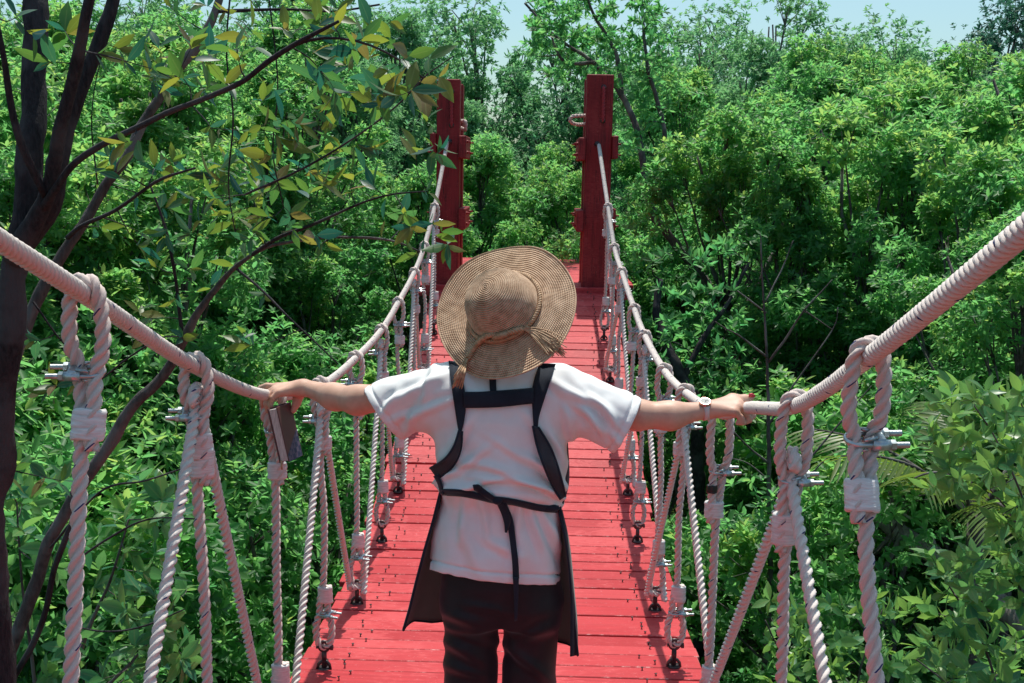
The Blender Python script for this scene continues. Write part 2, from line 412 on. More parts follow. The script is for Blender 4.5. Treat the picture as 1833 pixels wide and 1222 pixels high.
for side in (-1, 1):
    for i, (Y, L, zg) in enumerate(LOOPS[side]):
        top = hp(side, Y); bx = xs(side, Y)
        zb = dz(Y)
        Ye = Y if i else (1.58 if side < 0 else 1.48)
        zb = dz(Ye); eye = Vector((bx, Ye, zb + .105)); EYES.append((side, Ye))
        lod = 24 if Y < 5 else 12
        sw = side*.0
        jx = random.uniform(-.006, .006)
        cz = top.z - L; g = .0165                     # clamp height, half leg spacing
        bzc = eye.z + .125                             # lower clamp height
        T = tag(empty('hanger_rope', (bx, Y, zb)), '%s hanging rope from the viewer on the %s side%s' % (ORD[i], 'left' if side < 0 else 'right', (', ' + EXTRA[(side, i)]) if (side, i) in EXTRA else ''),
                'hanging rope', 'vertical hanging ropes of the footbridge')
        lp = RH + RV - .007
        yaw = .55 if side < 0 else -.55     # the loop straddles the hand rope, turned a little
        hx = Vector((math.cos(yaw*.35), math.sin(yaw*.35)*.2, 0))
        off = hx*1.0
        inn = -side                          # toward the deck
        A = Vector((bx, Y, 0))
        def leg(x, y, z): return Vector((bx + x, Y + y + (Ye-Y)*min(1, max(0, (cz-z)/(cz-eye.z-.2))), z))
        mx = .5*(bx+top.x)
        tl = .11 if i % 3 else .075
        # path: free end -> up through clamp -> over the hand rope -> down through clamp -> down -> round the eye -> up -> free end
        path = [leg(inn*g*1.15, -.012, cz-.06-tl), leg(inn*g*1.1, -.01, cz-.05), leg(inn*g*1.02, -.004, cz), leg(inn*(g+.012), 0, cz+.045)]
        path += [Vector((top.x + inn*(lp+.004), Y, top.z-.05)), Vector((top.x + inn*lp, Y-.004, top.z)), Vector((top.x + inn*lp*.66, Y-.002, top.z+lp*.74)),
                 Vector((top.x, Y, top.z+lp)), Vector((top.x - inn*lp*.66, Y+.002, top.z+lp*.74)), Vector((top.x - inn*lp, Y+.004, top.z)), Vector((top.x - inn*(lp+.004), Y, top.z-.05))]
        path += [leg(-inn*(g+.012), 0, cz+.045), leg(-inn*g*1.02, .004, cz), leg(-inn*.006, .004, cz-.10), leg(jx, 0, cz-.2)]
        mz = (cz-.2 + bzc+.22)/2
        path += [leg(-jx, .004, mz), leg(0, 0, bzc+.14), leg(-g*.9, 0, bzc+.05), leg(-g, 0, bzc), leg(-.030, 0, bzc-.045), leg(-.030, 0, eye.z+.03), leg(-.018, 0, eye.z-.004), leg(0, 0, eye.z-.014),
                 leg(.018, 0, eye.z-.004), leg(.030, 0, eye.z+.03), leg(.030, 0, bzc-.045), leg(g, 0, bzc), leg(g*1.0, 0, bzc+.05), leg(g*1.2, .003, bzc+.115)]
        rope_obj('rope', path, RV, .084, T, n=lod, phase=i*1.3, step=.0075 if Y < 5 else .012)
        cdir = Vector((side, 0.12*side, 0)) if i % 4 != 2 or side > 0 else Vector((-side, .1, 0))
        if Y > 6.8: cdir = Vector((1, .2, 0))
        cm = MB(); 
        c1 = empty('clamp', (0, 0, 0)); c1.parent = T; c1.matrix_parent_inverse = Matrix.Translation(-Vector(T.location))
        build_clamp(c1, leg(0, 0, cz), cdir if (side, i) != (-1, 2) else Vector((1, .5, 0)), (0, -.4, 1), .86 if (side, i) == (1, 0) else .76)
        c2 = empty('clamp', (0, 0, 0)); c2.parent = T; c2.matrix_parent_inverse = Matrix.Translation(-Vector(T.location))
        build_clamp(c2, leg(0, 0, bzc), Vector((1, (-.25 if side < 0 else .1), 0)) if i != 3 or side > 0 else Vector((1, -.3, 0)), (0, -.2, 1), .76)
        k = i + (20 if side > 0 else 0)
        build_tape(T, leg(inn*g*.55, -.006, cz-.06-tl+.005+.012), leg(inn*g*.55, -.005, cz-.06-tl+.07+(.02 if i == 1 else 0)), RV*2.05, RV*1.3, (1, 0, 0), seed=k)
        if (side, i) == (-1, 1):
            build_tape(T, leg(inn*g*.45, -.006, cz-.105), leg(inn*g*.45, -.005, cz-.045), RV*2.0, RV*1.3, (1, 0, 0), seed=k+7)
        if (side, i) == (1, 2):
            build_tape(T, leg(inn*g*1.15, -.01, cz-.07), leg(inn*g*1.15, -.01, cz-.045), RV*1.12, RV*1.12, (1, 0, 0), BTAPE, seed=3)
        build_tape(T, leg(.008, 0, bzc+.045), leg(.006, 0, bzc+.112), RV*1.95, RV*1.25, (1, 0, 0), seed=k+50)
        zig[side].append((i, Y, cz, eye))

# ---- zigzag bracing rope: down from every second loop to the neighbouring eye bolts
for side in (-1, 1):
    path = []
    inn = -side
    Z = zig[side]
    for i, Y, cz, eye in Z:
        x = xs(side, Y)
        if i % 2 == 1:      # over the crossing of the loop
            path += [Vector((x - side*.0, Y-.050, cz-.05)), Vector((x, Y-.032, cz+.035)), Vector((x, Y-.008, cz+.062)), Vector((x, Y+.012, cz+.060)), Vector((x, Y+.034, cz+.03)), Vector((x, Y+.052, cz-.05))]
        else:               # through the eye
            Ye = eye.y; path += [Vector((x - .036, Ye-.03, eye.z+.035)), Vector((x - .030, Ye-.016, eye.z-.006)), Vector((x, Ye-.008, eye.z-.022)), Vector((x + .030, Ye+.004, eye.z-.006)), Vector((x + .036, Ye+.022, eye.z+.035))]
    o = rope_obj('zigzag_rope', path, .0150, .072, mat=ROPE_W, n=18, step=.0065, groove=.58, dash=.12)
    tag(o, 'pale twisted rope zigzagging between the loops and the deck on the %s side' % ('left' if side < 0 else 'right'), 'zigzag rope', 'zigzag bracing ropes')

# ---- deck: cross boards following the sag, protruding screws, eye bolts, bearers below
D = tag(empty('footbridge_deck', (0.02, 4.0, dz(4.0))), 'sagging red painted plank deck of the rope footbridge', 'bridge deck')
bd = MB(); screws = []; Y = -1.4; XC = .025
while Y < 9.42:
    wd = random.choice([.098, .104, .11, .116, .122, .128]); gap = random.choice([.003, .004, .006, .011])
    s = (dz(Y+.05)-dz(Y-.05))/.1; ang = math.atan(s); hw = .818 + random.uniform(-.012, .014)
    y1 = Y + wd/2*math.cos(ang)
    Rm = Matrix.Rotation(ang + random.uniform(-.014, .014), 3, 'X') @ Matrix.Rotation(random.uniform(-.006, .006), 3, 'Y') @ Matrix.Rotation(random.uniform(-.003, .003), 3, 'Z')
    zc = dz(y1) - .015 + random.uniform(-.003, .003)
    c = Vector((XC + random.uniform(-.008, .008), y1, zc))
    bd.box(c, (2*hw, wd, .03), Rm, 0, .0030, 1)
    for sx in (-1, 1):
        for q in (-.25, .25):
            if random.random() < .12: continue
            ex = (XL+.075 if sx < 0 else .72-.075) + random.uniform(-.012, .012)
            if random.random() < .5 and q > 0: ex += -sx*.05
            p = c + Rm @ Vector((ex-c.x, wd*q, .014))
            h = random.uniform(.006, .017); up = Rm @ Vector((random.uniform(-.2, .2), random.uniform(-.2, .2), 1))
            screws.append((p, up*h, up*(h+.0025)))
    Y += (wd+gap)*math.cos(ang)
bd.build('deck_boards', [RED, WORN], D); screws.sort(key=lambda q: (q[0].y < 3.55, q[0].y)); rest = MB()
for i, (p, a, b) in enumerate(screws):
    sc_ = MB() if i < 100 else rest
    sc_.tube([p, p+a], .0024, 6); sc_.tube([p+a, p+b], .0056, 8)
    if i < 100: sc_.build('screw', DARKST, D)
rest.build('screws', DARKST, D)['kind'] = 'stuff'
for x in (-.62, .02, .66):
    bb = MB(); pts = []; y = -1.4
    while y < 9.45: pts.append((x, y, dz(y)-.085)); y += .25
    bb.tube(pts, .045, 4, smooth=False); bb.build('bearer', WOOD, D)
for side, Y in EYES:
    x = xs(side, Y); z = dz(Y); e = MB()
    e.tube([(x, Y, z-.02), (x, Y, z+.05), (x, Y, z+.075)], [.0108, .0105, .0095], 12)
    rp = [(x + .019*math.sin(2*PI*k/20), Y, z+.094 - .019*math.cos(2*PI*k/20)) for k in range(21)]
    e.tube(rp, .0075, 10, caps=False)
    for a in (-1, 1):
        e.tube([(x, Y-.002, z+.034), (x+a*.012, Y-.004, z+.031), (x+a*.022, Y-.006, z+.020), (x+a*.027, Y-.008, z+.001)], [.007, .0072, .0066, .005], 8)
        e.tube([(x, Y, z+.03), (x+a*.006, Y+.02, z+.026), (x+a*.01, Y+.03, z+.001)], [.007, .007, .005], 8)
    e.tube([(x, Y-.001, z+.001), (x, Y-.001, z+.007)], [.03, .026], 16)
    if random.random() < .6:
        e.tube([(x-.03, Y-.006, z+.092), (x+.038, Y-.006, z+.092)], .006, 8); e.tube([(x+.026, Y-.006, z+.092), (x+.037, Y-.006, z+.092)], .0115, 6, smooth=False)
    e.build('eye_bolt', DARKST, D)

# ---- red timber towers
def tower(side, x0, w, ztop, lab):
    T = tag(empty('bridge_tower', (x0, 9.6, 3.9)), lab, 'bridge tower', 'red timber towers at the far end')
    yf = 9.6; d = .17
    for yy, zt in ((yf+d/2, ztop), (yf+.40+d/2, ztop-.01)):
        p = MB(); p.box((x0, yy, (zt+.2)/2), (w, d, zt-.2), None, 0, .006)
        if yy < yf+.2:   # slot where the hand rope goes in, and the two holes of the tie rope
            pass
        p.build('post', POSTRED, T)
    for zc, zh, pr in ((5.21, .20, .035), (4.575, .19, .02)):
        for sx in (-1, 1):
            b = MB(); th = .062 if sx != side else .05
            b.box((x0 + sx*(w/2+th/2+.001), yf+.27-pr, zc + (.02 if sx == side else 0)), (th, .62+pr, zh), Matrix.Rotation(.0, 3, 'X'), 0, .007)
            bo = b.build('cross_plank', POSTRED, T)
            for zz in (-.045, .05):
                for yy in (yf-.01, yf+.42):
                    k = MB(); xx = x0 + sx*(w/2+th)
                    k.tube([(xx-.01*sx, yy+.05, zc+zz), (xx+sx*.012, yy+.05, zc+zz)], .014, 6, smooth=False); k.tube([(xx, yy+.05, zc+zz), (xx+sx*.035, yy+.05, zc+zz)], .0075, 8)
                    k.build('bolt', POSTRED, bo)
    # dark sockets
    hm = MB(); hm.tube([(x0 + (.012 if side < 0 else -.012), yf-.002, 5.255), (x0 + (.012 if side < 0 else -.012), yf+.03, 5.255)], .027, 14)
    hm.tube([(x0+.03*1, yf-.002, ztop-.11), (x0+.03, yf+.03, ztop-.11)], .024, 12); hm.tube([(x0+.03, yf-.002, ztop-.40), (x0+.03, yf+.03, ztop-.40)], .024, 12)
    hm.build('rope_hole', DARKST, T)
    r = rope_obj('tie_rope', [(x0+.03, yf+.05, ztop-.10), (x0+.03, yf-.005, ztop-.115), (x0+.031, yf-.016, ztop-.16), (x0+.029, yf-.017, ztop-.25), (x0+.030, yf-.016, ztop-.35), (x0+.03, yf-.004, ztop-.395), (x0+.03, yf+.05, ztop-.41)], .017, .09, T, ROPE_R, n=12, tracer=False, step=.01)
    ix = x0 - side*w/2
    zl = ztop - .38; q = 1 if side > 0 else .3
    rope_obj('loose_loop', [(ix+side*.02, yf+.30, zl-.03), (ix-side*.03, yf+.29, zl-.045), (ix-side*.10*q, yf+.24, zl-.04), (ix-side*.135*q, yf+.22, zl-.01), (ix-side*.11*q, yf+.21, zl+.025), (ix-side*.04*q, yf+.22, zl+.03), (ix+side*.02, yf+.24, zl+.035)], .019, .09, T, ROPE, n=12, tracer=False, step=.01)
    return T
tower(-1, -.668, .205, 5.80, 'red timber tower on the left, half hidden behind the overhanging leaves')
tower(1, .672, .236, 5.86, 'red timber tower on the right with a pink rope loop on its inner side')

P = tag(empty('landing_platform', (0, 11, 3.95)), 'red boarded landing between the two timber towers', 'platform')
pb = MB(); y = 9.50
while y < 12.6:
    pb.box((0.0, y+.06, 3.965+random.uniform(-.003, .003)), (2.1 if y > 9.85 else 1.86, .115, .03), None, 0, .003); y += .121
# the boards leave room for the posts: cut-outs are covered by the posts standing through them
pb.build('deck_boards', RED, P)
fb = MB(); fb.box((0, 9.485, 3.935), (1.96, .03, .10), None, 0, .004); fb.build('fascia', RED, P)
for x in (-.9, .9):
    for y in (9.9, 12.2):
        q = MB(); q.box((x, y, 1.9), (.16, .16, 4.08), None, 0, .006); q.build('support_post', WOOD, P)
for y in (9.75, 12.2):
    q = MB(); q.box((0, y, 3.86), (1.9, .1, .16), None, 0, .004); q.build('beam', WOOD, P)
# ================================================================== GROUND AND FOREST
def gz(x, y):
    a = min(1, max(0, (abs(x-.1)-1.0)/2.2)); a = a*a*(3-2*a)
    far = min(1, max(0, (y-12)/8))
    b = max(a*1.55, far*1.2) 
    return b + .22*noise.noise(Vector((x*.5, y*.5, 0))) + .06*noise.noise(Vector((x*2.1, y*2.1, 3)))
def ground():
    mb = MB(); xs_ = [-400, -150, -60, -30, -20] + [-14+.5*i for i in range(57)] + [20, 30, 60, 150, 400]
    ys_ = [-200, -60, -20, -8] + [-4+.5*i for i in range(75)] + [40, 60, 120, 300, 700]
    vs = [(x, y, gz(x, y)) for y in ys_ for x in xs_]; n = len(xs_)
    fs = [(j*n+i, j*n+i+1, (j+1)*n+i+1, (j+1)*n+i) for j in range(len(ys_)-1) for i in range(n-1)]
    mb.add(vs, fs); o = mb.build('ground', MUD); o['kind'] = 'structure'
ground()

def norm(a): return a/np.maximum(np.linalg.norm(a, axis=-1, keepdims=True), 1e-9)
def leaf_mesh(name, P, D, N, L, W, tint, fine=False, curl=.12, fold=.28):
    """one mesh of many separate leaves: base point P, direction D, face normal N, length L, width W"""
    n = len(P); D = norm(D); Sd = norm(np.cross(D, N)); N = np.cross(Sd, D)
    L = L[:, None]; W = W[:, None]
    if fine:
        prof = [(.0, .0), (.18, .30), (.42, .5), (.68, .40), (.88, .16), (1.0, 0)]
        rows = []
        for t, wv in prof:
            drop = -curl*t*t*1.6
            c = P + D*L*t + N*L*drop
            rows.append((c, c + Sd*W*wv + N*W*wv*fold, c - Sd*W*wv + N*W*wv*fold))
        V = [rows[0][0]]
        for r in rows[1:-1]: V += [r[0], r[1], r[2]]
        V.append(rows[-1][0])
        nv = len(V); V = np.stack(V, 1).reshape(-1, 3)
        T = [(0, 2, 1), (0, 1, 3)]; Q = []
        for i in range(3):
            a = 1+3*i; b = a+3
            Q += [(a, a+1, b+1, b), (a, b, b+2, a+2)]
        a = 1+9; T += [(a, a+1, nv-1), (a, nv-1, a+2)]
    else:
        def pt(t, wv, up): return P + D*L*t + Sd*W*wv + N*(W*abs(wv)*fold + L*up)
        V = np.stack([pt(0, 0, 0), pt(.28, .42, 0), pt(.66, .42, -curl*.4), pt(1, 0, -curl), pt(.66, -.42, -curl*.4), pt(.28, -.42, 0)], 1).reshape(-1, 3)
        nv = 6; T = []; Q = [(0, 3, 2, 1), (0, 5, 4, 3)]
    off = (np.arange(n)*nv)[:, None]
    loops = []; sizes = []
    idx = []
    per = []
    for f in T: per.append((np.array(f)[None] + off))
    for f in Q: per.append((np.array(f)[None] + off))
    nf = len(per)
    flat = np.concatenate(per, 1).ravel()
    sz = np.tile(np.array([len(f) for f in T+Q]), n)
    me = bpy.data.meshes.new(name)
    me.vertices.add(len(V)); me.vertices.foreach_set('co', V.astype(np.float32).ravel())
    me.loops.add(len(flat)); me.loops.foreach_set('vertex_index', flat.astype(np.int32))
    me.polygons.add(len(sz)); me.polygons.foreach_set('loop_start', (np.cumsum(sz)-sz).astype(np.int32))
    try: me.polygons.foreach_set('loop_total', sz.astype(np.int32))
    except Exception: pass
    at = me.attributes.new('tint', 'FLOAT', 'FACE'); at.data.foreach_set('value', np.repeat(np.clip(tint, 0, 1), nf).astype(np.float32))
    if fine:
        rb = me.attributes.new('rib', 'FLOAT', 'POINT'); one = np.array([1.] + [1., 0., 0.]*4 + [1.]); rb.data.foreach_set('value', np.tile(one, n).astype(np.float32))
    if fine: me.polygons.foreach_set('use_smooth', [True]*len(sz))
    me.update(calc_edges=True); me.validate()
    return me
def rosettes(P, O, k, spread=(50, 100), jit=.02):
    """k leaves round each twig end P growing along O -> bases, directions, normals"""
    n = len(P); O = norm(O)
    ref = np.where(np.abs(O[:, 2:3]) < .9, np.array([[0, 0, 1.]]), np.array([[1., 0, 0]])); A = norm(np.cross(O, ref)); B = np.cross(O, A)
    P = np.repeat(P, k, 0); O = np.repeat(O, k, 0); A = np.repeat(A, k, 0); B = np.repeat(B, k, 0)
    j = np.tile(np.arange(k), n); ph = j*2.4 + np.repeat(rng.uniform(0, 6.28, n), k) + rng.normal(0, .3, n*k)
    th = np.radians(rng.uniform(spread[0], spread[1], n*k)) * (.45 + .55*(j+1)/k)
    R = A*np.cos(ph)[:, None] + B*np.sin(ph)[:, None]
    D = O*np.cos(th)[:, None] + R*np.sin(th)[:, None]
    N = O*np.sin(th)[:, None] - R*np.cos(th)[:, None] + rng.normal(0, .28, (n*k, 3))
    base = P - O*(rng.uniform(0, jit, n*k)*(j/k))[:, None]
    return base, D, N, j

def tree_proto(seed, h, cr, zlo, ncl, ntw, ll, k=7, lean=0., trunk_r=.07, open_=1.0, lw=.40, nst=1):
    """trunk mesh + crown mesh for a tree of height h standing at the origin"""
    global rng
    rng = np.random.default_rng(seed); rnd = random.Random(seed)
    mb = MB(); cl = []
    tops = []
    for s in range(nst):
        a0 = rnd.uniform(0, 6.28); lx, ly = math.cos(a0)*lean*h, math.sin(a0)*lean*h
        tp = [Vector((0, 0, -.3))]
        for i in range(1, 8):
            t = i/7; tp.append(Vector((lx*t**1.3 + rnd.uniform(-.07, .07)*t*2, ly*t**1.3 + rnd.uniform(-.07, .07)*t*2, h*.9*t)))
        mb.tube(tp, [trunk_r*(1-.82*i/7)+.006 for i in range(8)], 7); tops.append(tp)
    for i in range(ncl):
        t = rnd.uniform(0, 1)**.8; z = zlo*h + (h*.97-zlo*h)*t
        env = cr*(math.sin(PI*min(.999, .12+.80*t))**.75)*open_
        a = rnd.uniform(0, 6.28); r = env*math.sqrt(rnd.uniform(.05, 1))*rnd.uniform(.8, 1.25)
        tp = rnd.choice(tops); q = tp[min(7, max(1, int(t*6.2)))]
        c = Vector((q.x + r*math.cos(a), q.y + r*math.sin(a), z)); cs = rnd.uniform(.20, .62)*cr*.72
        cl.append((c, cs, rnd.uniform(0, 1)))
        b = tp[max(1, min(6, int(t*5.5)))]
        mid = b.lerp(c, .5) + Vector((rnd.uniform(-.1, .1), rnd.uniform(-.1, .1), -.10*r))
        mb.tube(spline([b, mid, c], .25), None or [0]*0 or .016*cr, 5) if False else mb.tube([b, b.lerp(mid, .5)+Vector((0,0,-.02)), mid, mid.lerp(c, .5)+Vector((0, 0, .03)), c], [trunk_r*.42, trunk_r*.36, trunk_r*.28, trunk_r*.18, trunk_r*.08], 5)
        for q_ in range(3):
            e = c + Vector((rnd.uniform(-1, 1), rnd.uniform(-1, 1), rnd.uniform(-.5, .9)))*cs*.9
            mb.tube([mid.lerp(c, .6), c.lerp(e, .5), e], [trunk_r*.16, trunk_r*.11, trunk_r*.04], 4)
    per = max(1, ntw//ncl)
    Ps = []; Os = []; Tn = []
    for c, cs, tv in cl:
        u = norm(rng.normal(0, 1, (per, 3))); rr = cs*rng.uniform(.25, 1.0, (per, 1))**.5
        sq = np.array([1.0, 1.0, rnd.uniform(.7, 1.3)])
        p = np.array(c)[None] + u*rr*sq; o = u*.8 + np.array([0, 0, .75]) + rng.normal(0, .35, (per, 3))
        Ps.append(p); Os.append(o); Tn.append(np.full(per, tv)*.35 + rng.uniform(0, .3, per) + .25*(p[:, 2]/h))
    P = np.concatenate(Ps); O = np.concatenate(Os); tn = np.concatenate(Tn)
    b, D, N, j = rosettes(P, O, k, (45, 105), .06)
    D = D + np.array([0, 0, -.18])
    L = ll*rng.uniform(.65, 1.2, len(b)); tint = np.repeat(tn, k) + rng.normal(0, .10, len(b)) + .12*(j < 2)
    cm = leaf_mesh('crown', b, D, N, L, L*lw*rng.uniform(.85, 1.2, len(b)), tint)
    return mb.mesh('trunk'), cm
def make_tree(name, proto, mats, loc, scl, rz, label, group=None, cat='tree', tilt=0):
    T = tag(empty(name, loc, label, cat, group, rz)); T.scale = scl if isinstance(scl, tuple) else (scl,)*3
    T.rotation_euler.x = tilt
    for part, me, mt in (('trunk', proto[0], mats[0]), ('crown', proto[1], mats[1])):
        if len(me.materials) == 0: me.materials.append(mt)
        o = bpy.data.objects.new(part, me); COL.objects.link(o); o.parent = T
        if me.materials[0] != mt:
            o.material_slots[0].link = 'OBJECT'; o.material_slots[0].material = mt
    return T
def copy_tree(T, loc, scl, rz, label, group=None, mats=None):
    c = T.copy(); COL.objects.link(c); c.location = loc; c.scale = (scl,)*3 if not isinstance(scl, tuple) else scl; c.rotation_euler = (0, 0, rz)
    c['label'] = label
    if group: c['group'] = group
    elif 'group' in c: del c['group']
    for ch in T_KIDS[T.name]:
        k = ch.copy(); COL.objects.link(k); k.parent = c
        if mats: 
            k.material_slots[0].link = 'OBJECT'; k.material_slots[0].material = mats[0 if ch.name.startswith('trunk') else 1]
    return c
T_KIDS = {}
PRO = [tree_proto(11, 5.6, 1.25, .06, 38, 3300, .09, trunk_r=.06, lean=.10),
       tree_proto(12, 6.4, 1.35, .05, 42, 3500, .105, trunk_r=.065, lean=.14, lw=.33),
       tree_proto(13, 4.6, 1.2, .03, 32, 2900, .09, trunk_r=.05, lean=.10, nst=2),
       tree_proto(14, 7.0, 1.45, .07, 46, 3800, .09, trunk_r=.07, lean=.12, lw=.44),
       tree_proto(15, 5.2, 1.1, .04, 32, 2700, .082, trunk_r=.05, lean=.2, lw=.46),
       tree_proto(16, 2.3, 1.3, .02, 22, 1500, .085, trunk_r=.03, lean=.1, nst=3, lw=.42),
       tree_proto(17, 1.9, 1.1, .02, 16, 1100, .10, trunk_r=.025, lean=.15, nst=3),
       tree_proto(18, 8.0, 2.5, .15, 44, 3300, .13, trunk_r=.1, lean=.05),
       tree_proto(19, 7.5, 1.8, .35, 26, 900, .10, trunk_r=.06, lean=.04, nst=3)]
protoobj = {}
rr = random.Random(5)
def put(pi, x, y, scl, label, group, mats=(BARK, LEAF), name='mangrove_tree'):
    loc = (x, y, gz(x, y)-.05); rz = rr.uniform(0, 6.28)
    key = (pi, name)
    if key not in protoobj:
        T = make_tree(name, PRO[pi], mats, loc, scl, rz, label, group, 'shrub' if 'shrub' in name else 'tree')
        protoobj[key] = T; T_KIDS[T.name] = kids(T); return T
    T0 = protoobj[key]
    return copy_tree(T0, loc, scl, rz, label, group, mats)
def zone(x, y):
    if y > 19: return 'pale green tree in the far tree line beyond the bridge', 'trees of the far tree line'
    if abs(x) < 2.6 and y > 12: return 'leafy green tree straight beyond the landing, seen between the red towers', 'trees straight beyond the landing'
    if x < 0: return 'leafy green mangrove tree in the thicket left of the rope bridge', 'trees of the thicket left of the bridge'
    return 'leafy green mangrove tree in the thicket right of the rope bridge', 'trees of the thicket right of the bridge'
PH = [5.6, 6.4, 4.6, 7.0, 5.2, 2.3, 1.9, 8.0, 7.5]
def cap(x, y, pi):
    """keeps the rows stepping up with distance, nearer trees lower, so the canopy rises like a slope"""
    px = 958 + (x-CAM.x)*CF/y
    sky = interp([(-900, -60), (500, -60), (640, -10), (760, 15), (880, 5), (1100, 15), (1250, 45), (1400, 50), (1560, 80), (1660, 85), (1800, 50), (2600, 40)], px)
    near = interp([(6.5, 460), (8, 350), (10, 225), (12, 165), (14, 125), (17, 80), (20, 50), (26, 20)], y) + rr.uniform(-110, 80) - (90 if x < -1 else 0) - max(0, abs(px-940)-500)*.12
    if abs(x) < 2.6: near = interp([(11, 420), (13.5, 370), (16, 270), (19, 165), (23, 80), (28, 20)], y)
    zt = 5 + y*(308-max(sky, near)+rr.uniform(-45, 30))/CF
    return max(.3, (zt-gz(x, y))/PH[pi])
rows = [(7.6, 1.5, (2,4,0), .85), (8.6, 1.7, (2,4), .9), (9.6, 1.6, (0,2,4), .92), (10.6, 1.7, (0,4,2), .95), (11.6, 1.8, (0,1,4,2), .98), (12.9, 1.8, (0,2,1), .95), (14.2, 1.8, (0,1,2,3), .95), (15.6, 2.1, (1,0,3), .95), (17.2, 2.2, (1,3,0), .98), (20.5, 2.6, (3,1,7), 1.0), (25, 3.2, (7,3), 1.0)]
for y0, dx, ps, s0 in rows:
    xm = .52*y0 + 3.0; x = -xm
    while x < xm:
        yy = y0 + rr.uniform(-.8, .8); xx = x + rr.uniform(-.5, .5)
        x += dx*.72
        lim = 2.5 if yy < 10.5 else (2.2 if yy < 12.9 else 0)
        if abs(xx) < lim: continue
        far = y0 > 19
        s = s0*rr.uniform(.85, 1.12)
        lab, grp = zone(xx, yy if not far else 20)
        pi = rr.choice(ps); s = min(s, cap(xx, yy, pi))
        put(pi, xx, yy, s, lab, grp, (BARK, LEAF_HAZY if far else LEAF))
# understorey shrubs
for side, y0, n, xa, xb, ps in ((-1, 5.4, 4, 1.9, 3.8, (5, 6)), (-1, 6.6, 5, 1.4, 4.4, (5, 6)), (-1, 8.4, 5, 1.3, 4.8, (5,)), (-1, 10.4, 4, 1.2, 4.5, (5,)),
                              (1, 6.9, 4, 1.6, 4.4, (6, 5)), (1, 8.6, 5, 1.3, 5.0, (5, 6)), (1, 10.6, 4, 1.2, 4.6, (5,)), (1, 12.6, 3, 1.0, 4, (5,)), (-1, 12.6, 3, 1.0, 4, (5,))):
    for i in range(n):
        x = side*(xa + (xb-xa)*(i+rr.uniform(.2, .8))/n); y = y0 + rr.uniform(-.5, .5)
        put(rr.choice(ps), x, y, rr.uniform(.8, 1.15), 'low dense green shrub filling the ground on the %s of the bridge' % ('left' if side < 0 else 'right'),
            'low shrubs %s of the bridge' % ('left' if side < 0 else 'right'), (BARK, LEAF), 'mangrove_shrub')
# single trees that stand out on the skyline
def at(px, Y): return S(px, 308, Y).x
put(8, at(1385, 23), 23, .98, 'tall airy tree showing sky through its thin stems, right of the towers', None, (BARK, LEAF_HAZY), 'airy_tree')
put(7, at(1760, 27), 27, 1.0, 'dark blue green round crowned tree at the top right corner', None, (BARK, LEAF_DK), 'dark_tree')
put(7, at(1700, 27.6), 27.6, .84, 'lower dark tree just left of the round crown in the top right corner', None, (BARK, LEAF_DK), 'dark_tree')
put(7, at(880, 25.5), 25.5, 1.0, 'tall pale green tree on the skyline between the two red towers', None, (BARK, LEAF_HAZY), 'skyline_tree')
for px, Y, s in ((700, 30, 1.0), (610, 31, .95), (560, 24, .98), (1250, 29, .98), (1560, 26, .86), (1480, 24, .84), (1620, 22, .88)):
    s = min(s, cap(at(px, Y), Y, 7)*1.04)
    put(7, at(px, Y), Y, s, 'pale green tree in the far tree line beyond the bridge', 'trees of the far tree line', (BARK, LEAF_HAZY))

